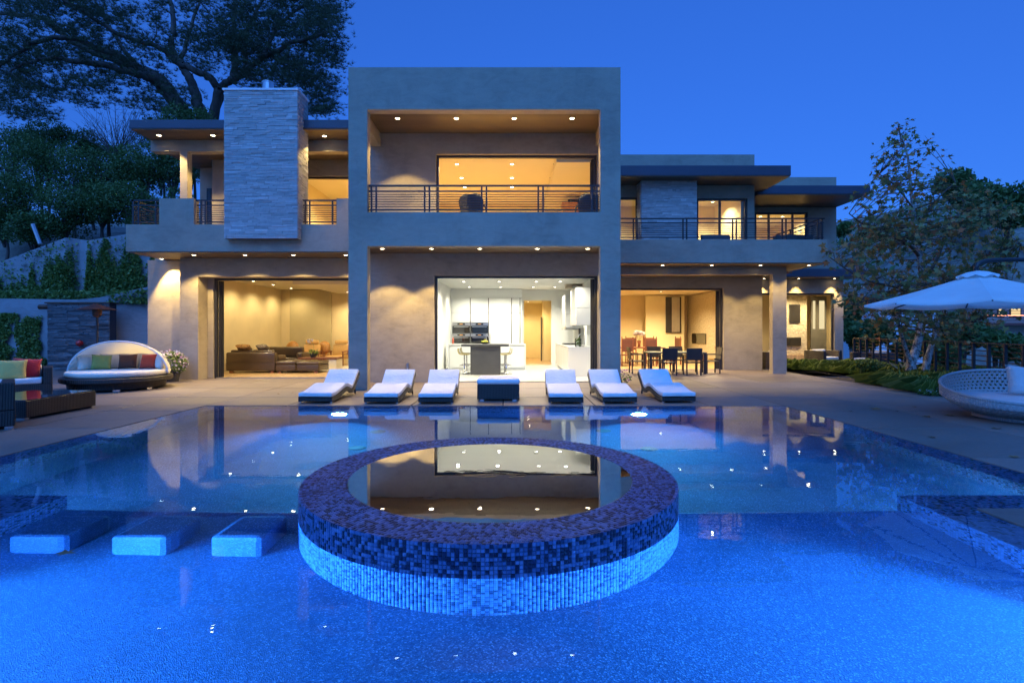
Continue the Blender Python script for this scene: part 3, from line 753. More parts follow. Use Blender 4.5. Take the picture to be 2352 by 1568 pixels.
stone_face(chim, [(ledger(chim, cxa-.02, cxb+.02, 3.99, 8.03, 14.69), 14.69, 'x', -1), (ledger(chim, 14.69, 15.40, 3.99, 8.03, 0, lens=(.12, .35)), cxb, 'y', 1),
                  (ledger(chim, 14.69, 15.40, 3.99, 8.03, 0, lens=(.12, .35)), cxa, 'y', -1)])
box('chimney_cap', cxa-.05, cxb+.05, 14.63, 15.45, 8.031, 8.085, mat('cap_metal', (0.72, 0.74, 0.76), 0.4, 0.05, 3, 0), chim)
o = MB().lathe([(0.10, 8.085), (0.10, 8.16), (0.165, 8.17), (0.165, 8.19), (0.15, 8.20), (0.15, 8.39), (0.17, 8.40), (0.17, 8.42), (0.02, 8.46)], 12, X(614, 15), 15.05).build('flue_cap', M_STEEL, chim)
sp_ = box('stone_panel', X(1474, 19.36), X(1601, 19.36), 19.39, RW+.001, UZ, SZ_R-.03, M_GROUT, house)
stone_face(sp_, [(ledger(sp_, X(1474, 19.36), X(1601, 19.36), UZ, SZ_R-.03, 19.39), 19.39, 'x', -1), (ledger(sp_, 19.39, RW, UZ, SZ_R-.03, 0, lens=(.12, .3)), X(1474, 19.36), 'y', -1)])

# --- railings
def railing(p0, p1, z0, z1, posts, name='railing'):
    p0, p1 = Vector(p0), Vector(p1); L = (p1-p0).length; ang = math.atan2(p1.y-p0.y, p1.x-p0.x)
    M = Matrix.Translation((p0.x, p0.y, 0)) @ Matrix.Rotation(ang, 4, 'Z')
    o = MB().box(-.03, L+.03, -.03, .03, z1-.04, z1, M=M).build(name, M_DARK, house)
    def bar(n, *b): MB().box(*b, M=M).build(n, M_DARK, o)
    bar('rail', 0, L, -.018, .018, z1-.175, z1-.14)
    bar('rail', 0, L, -.018, .018, z0+.07, z0+.105)
    nb = 6; a, c = z0+.105, z1-.175
    for k in range(nb):
        z = a+(c-a)*(k+1)/(nb+1); bar('bar', 0, L, -.008, .008, z-.009, z+.009)
    for t in posts:
        bar('post', t-.02, t+.02, -.02, .02, z0, z1-.04); bar('foot', t-.05, t+.05, -.04, .04, z0, z0+.015)
    return o
def dbl(*ts): return [v for t in ts for v in (t-.06, t+.06)]
L = fxb-fxa
railing((fxa, FY+.14, 0), (fxb, FY+.14, 0), 4.42, 5.13, [.07, .19]+dbl(L*.253, L*.5, L*.745)+[L-.19, L-.07])
railing((-10.64, LF+.12, 0), (X(365, LF)-.01, LF+.12, 0), 4.42, 5.13, [.05, .2, .68, .8])
railing((-10.60, LF+.12, 0), (-10.60, 17.0, 0), 4.42, 5.13, [.2, 1.0, 2.0])
railing((X(445, LF)+.02, LF+.12, 0), (cxa-.03, LF+.12, 0), 4.42, 5.13, [.12, .24])
railing((cxb+.04, LF+.12, 0), (X(773, LF)-.02, LF+.12, 0), 4.42, 5.13, [.06, .18, .82, .95])
Lr = 10.17-2.72
railing((2.72, RS+.12, 0), (10.17, RS+.12, 0), 4.42, 5.14, dbl(*[1.3+1.62*k for k in range(4)])+[Lr-.18, Lr-.05])
railing((10.12, RS+.12, 0), (10.12, 20.5, 0), 4.42, 5.14, [1.0, 2.0, 2.9])

# --- rooms
def room(x0, x1, y0, y1, z0, z1, wm=M_PLASTER, cm=M_CEIL, fm=M_WOODFLOOR, sides='LRB', t=0.12):
    box('ceiling', x0, x1, y0, y1, z1, z1+t, cm, house); box('interior_floor', x0, x1, y0, y1, z0-.05, z0+.006, fm, house)
    if 'L' in sides: box('interior_wall', x0-t, x0, y0, y1+t, z0, z1, wm, house)
    if 'R' in sides: box('interior_wall', x1, x1+t, y0, y1+t, z0, z1, wm, house)
    if 'B' in sides: box('interior_wall', x0, x1, y1, y1+t, z0, z1, wm, house)
room(-10.1, -2.72, LWIN+.251, 23.5, 0, 3.25)                                         # living room
box('ceiling_drop', -7.6, -2.72, 18.6, 23.5, 3.08, 3.249, M_CEIL, house)
room(-2.55, 2.62, KY+.281, 23.0, 0, 3.2, M_WHITEWALL, M_WHITEWALL, M_TILEFLOOR, 'LR')   # kitchen
hx0, hx1 = X(1475/3.36*.9408+840*.9408, 23), X(1700/3.36*.9408+840*.9408, 23)
wall_m = MB().box(-2.55, hx0, 23.0, 23.12, 0, 3.2).box(hx1, 2.62, 23.0, 23.12, 0, 3.2).box(hx0, hx1, 23.0, 23.12, 2.75, 3.2).build('interior_wall', M_WHITEWALL, house)
room(hx0-.6, hx1+.25, 23.121, 28.5, 0, 2.9)                                           # hall behind the kitchen
box('interior_wall', hx1-.25, hx1+.24, 25.5, 25.6, 0, 2.899, M_PLASTER, house)
room(2.78, 9.1, RW+.281, 27.5, 0, 3.25)                                               # dining room
room(-3.4, 2.9, KY+.281, 22.0, 4.14, 6.62)                                            # upstairs centre
room(-7.3, -4.2, 17.31, 22.5, 4.14, 6.75)                                             # upstairs left
room(2.2, 5.6, RW+.251, 22.9, 4.14, 6.75, sides='LRB'); room(5.75, ux1-.4, RW+.251, 22.9, 4.14, 6.75); room(bw[0]-.3, bw[1]+.3, BW+.251, 27, 4.14, 6.6)
room(9.3, 14.1, BW+.251, 27.0, 0, 3.3, fm=M_DECK, sides='LB'); room(14.101, 15.29, 25.3, 27.0, 0, 3.3, fm=M_DECK, sides='RB'); box('ceiling', 14.101, 15.3, BW+.251, 25.299, 3.3, 3.42, M_CEIL, house)                                  # far garden room
# upstairs centre: chimney breast and doorway at the right
box('chimney_breast', X(1290, 19.5), X(1340, 19.5), 19.3, 19.8, 4.15, 6.1, M_ROOTWOOD, house)
box('ceiling_drop', X(1262, 18.5), 2.89, KY+.29, 21.9, 6.36, 6.619, M_CEIL, house)
box('air_slot', X(1070, 21.9), X(1178, 21.9), 21.96, 21.998, 5.28, 5.33, M_DARK, house)
stack(UX1-.07, KY+.201, 4.15, UT-.08, -1)
stack(KX1-.07, KY+.201, 0.02, KT-.08, -1)

# --- downlights
EXT = 4.2
for xd in (371, 445, 563, 674, 794):
    yy = 15.38 if xd > 400 else 16.22
    downlight(X(xd, yy), yy, 3.645, house, EXT*(75 if xd > 400 else 150), 122 if xd > 400 else 96, .35, aim=None if xd > 400 else (.30, .05))
for xd in (878, 991, 1102, 1234, 1350): downlight(X(xd, 14.35), 14.35, 3.67, house, EXT*76, 98, .22)
for xd in (913, 1048, 1181, 1314): downlight(X(xd, 14.2), 14.2, 7.09, house, EXT*80, 92, .25)
for xd in (365, 489): downlight(X(xd, 15.5), 15.5, 7.112, house, EXT*70, 112, .3)
downlight(X(745, 15.55), 15.55, 7.112, house, EXT*30, 112, .3)
for xd in (1522, 1635, 1747, 1858): downlight(X(xd, 17.85), 17.85, 3.645, house, EXT*38, 125, .35)
for xd in (1560, 1680, 1760): downlight(X(xd, 19.2), 19.2, 3.46, house, EXT*26, 110, .4)
for xd in (1755, 1835, 1917): downlight(X(xd, 22.75), 22.75, 3.672, house, EXT*70, 80, .5)
ROOM = 3.9
def room_lights(pts, z, power, c=RWARM, white=False, cone=150):
    for x, y in pts: downlight(x, y, z, house, power*ROOM, cone, .7, c, white)
room_lights([(-9.3, 17.7), (-9.3, 19.3), (-9.3, 20.9), (-9.3, 22.6), (-7.0, 17.6), (-5.2, 17.6), (-3.6, 17.6)], 3.25, 27)
room_lights([(-6.9, 22.5), (-4.9, 22.5), (-6, 20.5)], 3.08, 50)
KW = (1.0, 0.93, 0.74)
room_lights([(x, y) for y in (16.9, 18.9, 21.3) for x in (-1.7, -.45, .85, 1.7)], 3.2, 42, KW, True)
room_lights([(hx0+.3, 24.6), (hx0+.3, 27)], 2.9, 70)
room_lights([(4.0, 21.2), (6.0, 21.2), (8.0, 21.2), (4.5, 24.5), (6.8, 24.5)], 3.25, 170, (1, .76, .40))
room_lights([(x, y) for y in (16.6, 18.1, 19.3) for x in (-1.7, .0, 1.35)], 6.62, 140)
room_lights([(-6.2, 18.4), (-5.0, 18.4), (-5.0, 20.5)], 6.75, 110, (1, .78, .38))
room_lights([(3.6, 21.4), (7.0, 21.4), (8.0, 21.4), (11.2, 24.2), (12.2, 24.2)], 6.6, 105, (1, .84, .5))
room_lights([(10.6, 24.2), (12.9, 24.2), (14.3, 24.2)], 3.3, 110, (1, .78, .42))
# ================================================================== FURNITURE OUTSIDE
def smooth_pts(pts, n=6):
    out = []
    P = [Vector((*p, 0)) if len(p) == 2 else Vector(p) for p in pts]
    for i in range(len(P)-1):
        p0, p1, p2, p3 = P[max(i-1, 0)], P[i], P[i+1], P[min(i+2, len(P)-1)]
        for k in range(n):
            t = k/n
            out.append(0.5*((2*p1)+(-p0+p2)*t+(2*p0-5*p1+4*p2-p3)*t*t+(-p0+3*p1-3*p2+p3)*t**3))
    out.append(P[-1]); return out
def pillow(name, w, h, t, m, parent=None, loc=(0, 0, 0), rot=(0, 0, 0), n=10):
    mb = MB(); vs_, fs_ = [], []
    for sgn in (1, -1):
        base = len(vs_)
        for i in range(n+1):
            for j in range(n+1):
                u, v = -1+2*i/n, -1+2*j/n
                pin = 1-0.07*(1-v*v)*(abs(u)**3); pin2 = 1-0.07*(1-u*u)*(abs(v)**3)
                th = t/2*((1-u**4)*(1-v**4))**0.5*(1+0.06*math.sin(5*u+3*v))
                vs_.append((u*w/2*pin, sgn*th, v*h/2*pin2))
        for i in range(n):
            for j in range(n):
                q = (base+i*(n+1)+j, base+(i+1)*(n+1)+j, base+(i+1)*(n+1)+j+1, base+i*(n+1)+j+1)
                fs_.append(q if sgn < 0 else tuple(reversed(q)))
    o = mb.add(vs_, fs_).build(name, m, parent, smooth=True)
    w_ = o.modifiers.new('weld', 'WELD'); w_.merge_threshold = 0.0005
    o.location = loc; o.rotation_euler = tuple(R(a) for a in rot); return o
def cushion(name, x0, x1, y0, y1, z0, z1, m, parent=None, r=0.04):
    return MB().box(x0, x1, y0, y1, z0, z1).build(name, m, parent, smooth=True, bevel=r, seg=4)

# ---- sun loungers (wave profile), foot end towards the pool
prof_top = smooth_pts([(0, .115), (.25, .125), (.55, .175), (.82, .225), (1.0, .215), (1.16, .165), (1.28, .165), (1.42, .25), (1.60, .40), (1.74, .50)], 5)
def band(pts, t):
    lo, hi = [], []
    for i, p in enumerate(pts):
        d = (pts[min(i+1, len(pts)-1)]-pts[max(i-1, 0)]).normalized(); n = Vector((-d.y, d.x, 0))
        hi.append((p+n*t)); lo.append(p)
    return [(p.x, p.y) for p in lo]+[(p.x, p.y) for p in reversed(hi)]
def strip(mb, pts, t0, t1, x0, x1, sag=0.0):       # quads along a wave, closed cross-section
    n = len(pts); vs_, fs_ = [], []
    for i, p in enumerate(pts):
        d = (pts[min(i+1, n-1)]-pts[max(i-1, 0)]).normalized(); nn = Vector((-d.y, d.x, 0))
        a, c = p+nn*t0, p+nn*t1
        vs_ += [(x0, a.x, a.y), (x1, a.x, a.y), (x1, c.x, c.y), (x0, c.x, c.y)]
    for i in range(n-1):
        b0, b1 = 4*i, 4*i+4
        for k in range(4): fs_.append((b0+k, b0+(k+1) % 4, b1+(k+1) % 4, b1+k))
    fs_ += [(3, 2, 1, 0), tuple(4*(n-1)+k for k in range(4))]
    mb.add(vs_, fs_); return mb
def make_lounger():
    t = thing('sun_lounger', 'x', 'sun lounger', group='sun loungers along the far pool edge')
    W2 = .35
    f = strip(MB(), prof_top, -.05, 0, -W2+.04, W2-.04).build('frame', M_WICKER, t, smooth=False)
    for s in (-1, 1):
        strip(MB(), prof_top, -.075, .02, s*W2-(.04 if s > 0 else 0), s*W2+(.04 if s < 0 else 0)).build('side_rail', M_WICKER, f)
    box('foot_panel', -W2+.042, W2-.042, -.005, .02, .045, .112, M_WICKER, f)
    for s in (-1, 1):
        l = MB().box(s*(W2-.03)-.022, s*(W2-.03)+.022, .02, .065, .03, .11).build('leg', M_WICKER, t); box('foot_cap', s*(W2-.03)-.018, s*(W2-.03)+.018, .024, .061, .0, .031, M_CHROME, l)
        l = MB().tube([(s*(W2-.03), 1.44, .26), (s*(W2-.03), 1.52, .03)], .018, 8).build('leg', M_WICKER, t); MB().tube([(s*(W2-.03), 1.52, .03), (s*(W2-.03), 1.523, 0)], .016, 8).build('foot_cap', M_CHROME, l)
    i_s = next(i for i, p in enumerate(prof_top) if p.x > 1.22)
    strip(MB(), [p+Vector((-.02 if k == 0 else 0, 0, 0)) for k, p in enumerate(prof_top[:i_s+1])], .022, .105, -W2+.005, W2-.005).build('seat_cushion', M_CUSH, t, smooth=True, bevel=.025, seg=3)
    strip(MB(), [p+Vector((0, 0.0, 0)) for p in prof_top[i_s:]], .024, .10, -W2+.005, W2-.005).build('back_cushion', M_CUSH, t, smooth=True, bevel=.025, seg=3)
    return t
proto = make_lounger()
for k, (xd0, xd1, yy, rz, lab) in enumerate(((688, 760, 10.92, -2, 'leftmost white-cushioned sun lounger, in front of the dark sofa room'),
        (835, 915, 10.84, -1.5, 'second white-cushioned sun lounger from the left, before the bare plaster wall'),
        (961, 1040, 10.82, 1, 'white-cushioned sun lounger just left of the square ottoman'),
        (1259, 1341, 10.82, -1, 'white-cushioned sun lounger just right of the square ottoman'),
        (1385, 1463, 10.86, 2, 'second white-cushioned sun lounger from the right, beside the right frame column'),
        (1523, 1596, 10.98, 3, 'rightmost white-cushioned sun lounger, in front of the outdoor dining table'))):
    o = proto if k == 0 else copy_tree(proto)
    o.location = ((X(xd0, yy)+X(xd1, yy))/2, yy, 0); o.rotation_euler = (0, 0, R(rz)); o['label'] = lab
# ---- ottoman
t = thing('ottoman', 'square dark wicker ottoman with pale cushion between the loungers', 'ottoman', (X(1144.5, 11.29), 11.29, 0))
box('base', -.445, .445, 0, .85, .035, .345, M_WICKER, t, bevel=.012)
for sx in (-.39, .30):
    for sy in (.03, .75): box('foot', sx, sx+.09, sy-.035, sy+.05, 0, .034, M_CHROME, t)
cushion('cushion', -.455, .455, -.01, .86, .346, .465, M_CUSH, t, .045)

# ---- round daybed with canopy
t = thing('canopy_daybed', 'round dark wicker daybed with folding cream canopy by the house corner', 'daybed', (X(272, 13.75), 13.75, 0), 14)
MB().lathe([(0.9, .05), (1.02, .05), (1.05, .20), (1.0, .21)], 56).build('base', M_WICKER, t)
MB().lathe([(0.0, .205), (1.16, .205), (1.19, .23), (1.19, .31), (1.16, .335), (0.0, .335)], 56).build('deck_ring', M_WICKER, t)
for a in (250, 290, 330, 210, 60, 120): 
    o = MB().box(-.07, .07, -.03, .03, 0, .05).build('foot', M_CHROME, t); o.location = (1.0*math.cos(R(a)), 1.0*math.sin(R(a)), 0); o.rotation_euler = (0, 0, R(a+90))
MB().lathe([(0.03, .34), (1.05, .34), (1.08, .37), (1.08, .44), (1.05, .47), (0.0005, .475)], 64).build('mattress', M_IVORY, t, smooth=True)
can = MB(); vs_, fs_ = [], []
nu, nv = 20, 40
for i in range(nu+1):
    th = R(92-100*i/nu)
    for j in range(nv+1):
        ph = math.pi*j/nv
        r = 1.13+0.012*math.sin(i*math.pi/2.5)
        x_ = r*math.cos(ph); rr = math.sin(ph)
        vs_.append((x_, math.cos(th)*rr*1.10, .38+max(-.02, math.sin(th)*rr*.84)))
for i in range(nu):
    for j in range(nv): fs_.append((i*(nv+1)+j, i*(nv+1)+j+1, (i+1)*(nv+1)+j+1, (i+1)*(nv+1)+j))
c_ = can.add(vs_, fs_).build('canopy', M_HOOD, t, smooth=True)
for th in (92,):
    MB().tube([(1.12*math.cos(math.pi*j/24), math.cos(R(th))*math.sin(math.pi*j/24)*1.08, .38+math.sin(R(th))*math.sin(math.pi*j/24)*.825) for j in range(25)], .022, 8).build('hoop', M_CUSH, c_)
for k, (px, py, rz) in enumerate(((-.80, .28, 52), (-.40, .62, 25), (.02, .74, 0), (.44, .62, -24), (.82, .28, -52))):
    pillow('back_cushion', .52, .42, .18, M_IVORY, t, (px, py, .66), (-14, 0, rz))
for nm, mm, px, py, rz, lab in (('pillow', M_GREENP, -.47, .22, 24, 'olive green square pillow leaning left on the canopy daybed'), ('pillow', M_BROWNP, .05, .40, 4, 'brown square pillow in the middle of the canopy daybed'), ('pillow', M_REDP, .58, .28, -14, 'orange-red square pillow leaning right on the canopy daybed')):
    o = pillow(nm, .43, .40, .15, mm, None, (0, 0, 0), (-20, 4 if rz > 10 else -2, rz+14)); 
    ca, sa = math.cos(R(14)), math.sin(R(14)); o.location = (t.location.x+px*ca-py*sa, 13.75+px*sa+py*ca, .665); tag(o, lab, 'pillow')

# ---- patio heater, shower wall
hx, hy = X(223, 15.2), 15.2
t = thing('patio_heater', 'tall mushroom patio heater with bronze reflector behind the canopy daybed', 'patio heater', (hx, hy, 0))
MB().lathe([(0.02, .0), (.24, .0), (.24, .05), (.17, .75), (.05, .78)], 24).build('base', M_DARK, t)
MB().tube([(0, 0, .7), (0, 0, 1.95)], .032, 12).build('pole', M_DARK, t)
MB().lathe([(.05, 1.85), (.11, 1.9), (.12, 2.06), (.10, 2.08)], 20).build('burner', M_COPPER, t)
o = MB().lathe([(.47, 2.07), (.44, 2.085), (.12, 2.2), (.03, 2.23), (.0005, 2.235)], 32).build('reflector', M_COPPER, t); so = o.modifiers.new('s', 'SOLIDIFY'); so.thickness = .006
MB().lathe([(.25, .92), (.27, .92), (.27, .95), (.25, .95)], 24).build('table_ring', M_STEEL, t)
# ---- left lounge set
def wicker_sofa(name, label, loc, rot, w, d, arms='LR', cush=2, h=.62, m=M_WICKER, cm=M_CUSH, cat='sofa', armw=.16, group=None):
    t = thing(name, label, cat, loc, rot, group)
    box('base', -w/2, w/2, 0, d, .04, .28, m, t, bevel=.015)
    box('backrest', -w/2, w/2, d-.16, d, .281, h, m, t, bevel=.015)
    if 'L' in arms: box('arm', -w/2, -w/2+armw, 0, d-.161, .281, h, m, t, bevel=.015)
    if 'R' in arms: box('arm', w/2-armw, w/2, 0, d-.161, .281, h, m, t, bevel=.015)
    for sx in (-w/2+.02, w/2-.12):
        for sy in (.02, d-.08): box('foot', sx, sx+.10, sy, sy+.06, 0, .039, M_CHROME, t)
    x0 = -w/2+(armw+.01 if 'L' in arms else .01); x1 = w/2-(armw+.01 if 'R' in arms else .01)
    for k in range(cush):
        a, c = x0+(x1-x0)*k/cush, x0+(x1-x0)*(k+1)/cush
        cushion('seat_cushion', a+.005, c-.005, .0, d-.17, .285, .41, cm, t, .035)
        o = cushion('back_cushion', a+.02, c-.02, d-.33, d-.17, .415, .70, cm, t, .05); 
    return t
wicker_sofa('wicker_sofa', 'dark wicker corner sofa with white seat cushions at the left edge, behind the glass table', (-11.41, 11.4, 0), 40, 2.5, .95, 'R', 2, .64)
wicker_sofa('wicker_armchair', 'dark wicker armchair seen from behind, cut by the left edge', (-8.50, 8.48, 0), 223, .95, .9, 'LR', 1, .70, cat='armchair')
o = pillow('pillow', .5, .46, .16, M_YELLOWP, None, (-9.2, 9.8, .62), (-10, 0, 20)); o.location = (-11.17, 12.0, .60); o.rotation_euler = (R(-16), 0, R(34)); tag(o, 'mustard yellow pillow on the wicker sofa at the left edge', 'pillow')
o = pillow('pillow', .5, .46, .16, M_CRIMSON, None, (-11.12, 12.3, .62), (-18, 6, 44)); tag(o, 'crimson pillow behind the mustard one on the wicker sofa', 'pillow')
t = thing('coffee_table', 'low dark wicker coffee table with glass top by the left pool edge', 'coffee table', (-8.68, 8.9, 0))
box('base', -.62, .62, 0, 1.5, .035, .318, M_WICKER, t, bevel=.012); box('glass_top', -.605, .605, .015, 1.485, .3181, .332, M_BLACKGLASS, t, bevel=.003)
for sx in (-.6, .46):
    for sy in (.0, 1.42): box('foot', sx, sx+.14, sy, sy+.08, 0, .034, M_CHROME, t)
# ---- flower pot by the pier
def leaf_cloud(name, m, n, fn, size, parent=None, aspect=0.5, up=0.3, tintf=None, seed=1, fold=0.0):
    rg = np.random.default_rng(seed)
    P = np.array(fn(rg, n)); n = len(P)
    d = rg.normal(size=(n, 3)); d[:, 2] += up; d /= np.linalg.norm(d, axis=1)[:, None]
    a = np.cross(d, rg.normal(size=(n, 3))); a /= np.linalg.norm(a, axis=1)[:, None]+1e-9
    b_ = np.cross(d, a)
    s = size*(0.6+0.8*rg.random(n))[:, None]
    A, B = a*s, b_*s*aspect
    V = np.stack([P-A, P-B*1.0+d*s*fold, P+A, P+B+d*s*fold], 1).reshape(-1, 3)
    Fc = np.arange(4*n).reshape(n, 4)
    tt = rg.random(n) if tintf is None else tintf(rg, P)
    return cards(name, m, V, Fc, tt, parent)
def blob(c, r):
    c = np.array(c); r = np.array(r)
    def f(rg, n):
        q = rg.normal(size=(n, 3)); q /= np.linalg.norm(q, axis=1)[:, None]
        return c+q*r*(0.55+0.5*rg.random(n)[:, None]**0.5)
    return f
fx, fy = X(392, 15.6), 15.6
t = thing('flower_pot', 'pot of white and pink flowers at the house corner beside the canopy daybed', 'flower pot', (fx, fy, 0))
MB().lathe([(0.0, .0), (.20, .0), (.26, .30), (.28, .32), (.25, .33), (.22, .30), (.0, .28)], 24).build('pot', M_CHARCOAL, t)
leaf_cloud('leaves', M_IVY, 900, blob((0, 0, .52), (.42, .36, .33)), .05, t, seed=5)
leaf_cloud('blossoms', M_PETAL, 420, blob((0, -.02, .55), (.46, .40, .36)), .032, t, aspect=.9, seed=6, tintf=lambda rg, P: np.where(rg.random(len(P)) < .3, .25, .7+.3*rg.random(len(P))))

fx, fy = X(1432, 14.6), 14.6
t = thing('lavender_clump', 'small purple flowering clump at the foot of the right frame column', 'flowers', (fx, fy, 0))
leaf_cloud('leaves', M_IVY, 160, blob((0, 0, .16), (.22, .18, .15)), .035, t, seed=7); leaf_cloud('blossoms', M_PETAL, 110, blob((0, -.02, .24), (.26, .2, .2)), .022, t, aspect=.9, seed=8, tintf=lambda rg, P: .3*rg.random(len(P)))
t = thing('hose_bib', 'small metal wall tap low on the plaster wall left of the kitchen', 'tap', (X(937, KY), KY-.001, Z(845, KY)))
box('body', -.03, .03, -.06, 0, 0, .14, M_STEEL, t); MB().tube([(0, -.05, .02), (0, -.09, 0), (0, -.09, -.12)], .015, 8).build('spout', M_STEEL, t)
# ---- right: round wicker shell daybed
t = thing('round_wicker_daybed', 'round pale grey open-weave daybed with white mattress at the right edge', 'daybed', (8.72, 9.1, 0), 0)
RB_ = 1.12
def shell_pt(a, u):
    back = (1+math.cos(a-R(62)))/2          # high towards the back right
    hr = .34+.40*back**1.2
    r = (0.70+.42*math.sin(min(1, u*1.5)*math.pi/2))*1.0+(.03 if u > .6 else 0)
    z = .06+(hr-.06)*u
    return (r*math.cos(a), r*math.sin(a), z)
sh = MB(); nA, nU = 92, 11
for k in range(nU):
    u0, u1 = k/nU, (k+1)/nU
    for i in range(nA):
        off = .5*(k % 2)
        def P_(s, w): return Vector(shell_pt(2*math.pi*(i+off+s)/nA, u0+(u1-u0)*w))
        ring = [P_(*q) for q in ((0, 0), (.5, 0), (1, 0), (1, .5), (1, 1), (.5, 1), (0, 1), (0, .5))]
        hole = [P_(.5+.30*math.cos(R(225+45*q)), .5+.30*math.sin(R(225+45*q))) for q in range(8)]
        sh.add(ring+hole, [(q, (q+1) % 8, 8+(q+1) % 8, 8+q) for q in range(8)])
so_ = sh.build('shell', M_WICKER_G, t); so = so_.modifiers.new('s', 'SOLIDIFY'); so.thickness = .022; so.offset = 0
MB().tube([shell_pt(2*math.pi*i/72, 1.0) for i in range(73)], .026, 8, caps=False).build('rim', M_WICKER_G, t, smooth=True)
MB().lathe([(.0, .05), (.71, .05), (.71, .0), (.0, .0)], 40).build('base', M_WICKER_G, t)
MB().lathe([(.0, .20), (.98, .20), (1.01, .23), (1.01, .32), (.98, .35), (.0, .355)], 56).build('mattress', M_CUSH, t, smooth=True)
o = pillow('pillow', .62, .55, .2, M_CUSH, None, (9.02, 9.38, .60), (-24, 6, -20)); tag(o, 'white pillow on the round open-weave daybed', 'pillow')
# ---- cantilever umbrella
ux, uy = X(2245, 8.6), 8.6
t = thing('cantilever_umbrella', 'pale blue-white cantilever umbrella over the round daybed', 'umbrella', (ux, uy, 0))
ez, az, ur = 1.93, 2.40, 1.52
apex = Vector((0, 0, az)); cor = [Vector((ur*math.cos(R(45*k+10)), ur*math.sin(R(45*k+10)), ez)) for k in range(8)]
for k in range(8):
    a, c = cor[k], cor[(k+1) % 8]; vs_, fs_ = [], []; n = 8
    for i in range(n+1):
        u = .06+.94*i/n
        for j in range(n+1):
            w = j/n; p = apex.lerp(a.lerp(c, w), u); p.z -= .045*u*math.sin(math.pi*w)+.05*math.sin(math.pi*u)*(1)*.35
            if i == n: p = p-(a.lerp(c, w)-apex)*.02*math.sin(math.pi*w)
            vs_.append(p)
    for j in range(n+1): vs_.append(Vector(vs_[n*(n+1)+j])+Vector((0, 0, -.035)))
    for i in range(n+1):
        for j in range(n): fs_.append((i*(n+1)+j, (i+1)*(n+1)+j, (i+1)*(n+1)+j+1, i*(n+1)+j+1))
    MB().add(vs_, fs_).build('canopy_panel', M_CANOPY, t, smooth=True)
    MB().tube([apex+Vector((0, 0, -.09)), apex.lerp(a, .5)+Vector((0, 0, -.06)), a+Vector((0, 0, -.03))], .011, 6).build('rib', M_DARK, t)
vt = MB(); vs_, fs_ = [], []
for i, (r, zz) in enumerate(((.02, az+.045), (.14, az+.02), (.27, az-.055))):
    for k in range(32): vs_.append((r*math.cos(2*math.pi*k/32), r*math.sin(2*math.pi*k/32), zz+(.022*math.cos(8*2*math.pi*k/32) if i == 2 else 0)))
for i in range(2):
    for k in range(32): fs_.append((i*32+k, i*32+(k+1) % 32, (i+1)*32+(k+1) % 32, (i+1)*32+k))
vt.add(vs_, fs_).build('vent_cap', M_CANOPY, t, smooth=True)
MB().tube(smooth_pts([(0, 0, az+.0), (.0, 0, az+.14), (.35, .05, az+.22), (1.4, .2, az+.20), (2.3, .32, az-.15), (2.45, .34, az-.7)], 5), .035, 8).build('arm', M_DARK, t, smooth=True)
MB().tube([(2.45, .34, az-.65), (2.5, .34, .05)], .045, 10).build('mast', M_DARK, t); box('base', 2.1, 2.9, -.06, .74, 0, .06, M_CHARCOAL, t, bevel=.01)

# ---- outdoor dining set in front of the right-hand room
def dining_table(name, label, cat, loc, w, d, h, m, tm=None):
    t = thing(name, label, cat, loc)
    box('tabletop', -w/2, w/2, -d/2, d/2, h-.04, h, tm or m, t, bevel=.006)
    for sx in (-1, 1):
        for sy in (-1, 1): box('leg', sx*(w/2-.06)-.035, sx*(w/2-.06)+.035, sy*(d/2-.06)-.035, sy*(d/2-.06)+.035, 0, h-.041, m, t)
    return t
ty = 18.55
tx = X(1548, ty)
dining_table('outdoor_dining_table', 'dark slatted outdoor dining table before the right-hand room', 'dining table', (tx, ty, 0), 1.95, .95, .74, M_DARK, mat('grey_green_slats', (.12, .13, .09), .6))
def make_wchair():
    t = thing('outdoor_dining_chair', 'x', 'dining chair', group='dark outdoor dining chairs')
    box('seat', -.24, .24, -.24, .24, .40, .44, M_WICKER, t, bevel=.008); 
    M = Matrix.Translation((0, .23, .44)) @ Matrix.Rotation(R(-8), 4, 'X')
    MB().box(-.25, .25, 0, .03, .06, .46, M=M).build('backrest', M_WICKER, t, bevel=.008)
    for sx in (-1, 1):
        MB().box(sx*.225-.02, sx*.225+.02, .20, .24, .0, .50).build('leg', M_DARK, t); MB().box(sx*.225-.02, sx*.225+.02, -.24, -.20, .0, .64).build('leg', M_DARK, t)
        box('armrest', sx*.225-.025, sx*.225+.025, -.25, .27, .641, .665, M_DARK, t)
    return t
wc = make_wchair()
for k, (dx, dy, rz, lab) in enumerate(((-.42, -.72, 180, 'left one of the two dark outdoor chairs with backs to the camera'), (.38, -.72, 180, 'right one of the two dark outdoor chairs with backs to the camera'),
        (-1.28, -.05, 90, 'dark outdoor chair at the left head of the outdoor table'), (1.28, .0, -90, 'dark outdoor chair at the right head of the outdoor table'),
        (-.42, .72, 0, 'dark outdoor chair at the far side of the outdoor table, left'), (.38, .72, 0, 'dark outdoor chair at the far side of the outdoor table, right'))):
    o = wc if k == 0 else copy_tree(wc)
    o.location = (tx+dx, ty+dy, 0); o.rotation_euler = (0, 0, R(rz+rnd.uniform(-4, 4))); o['label'] = lab
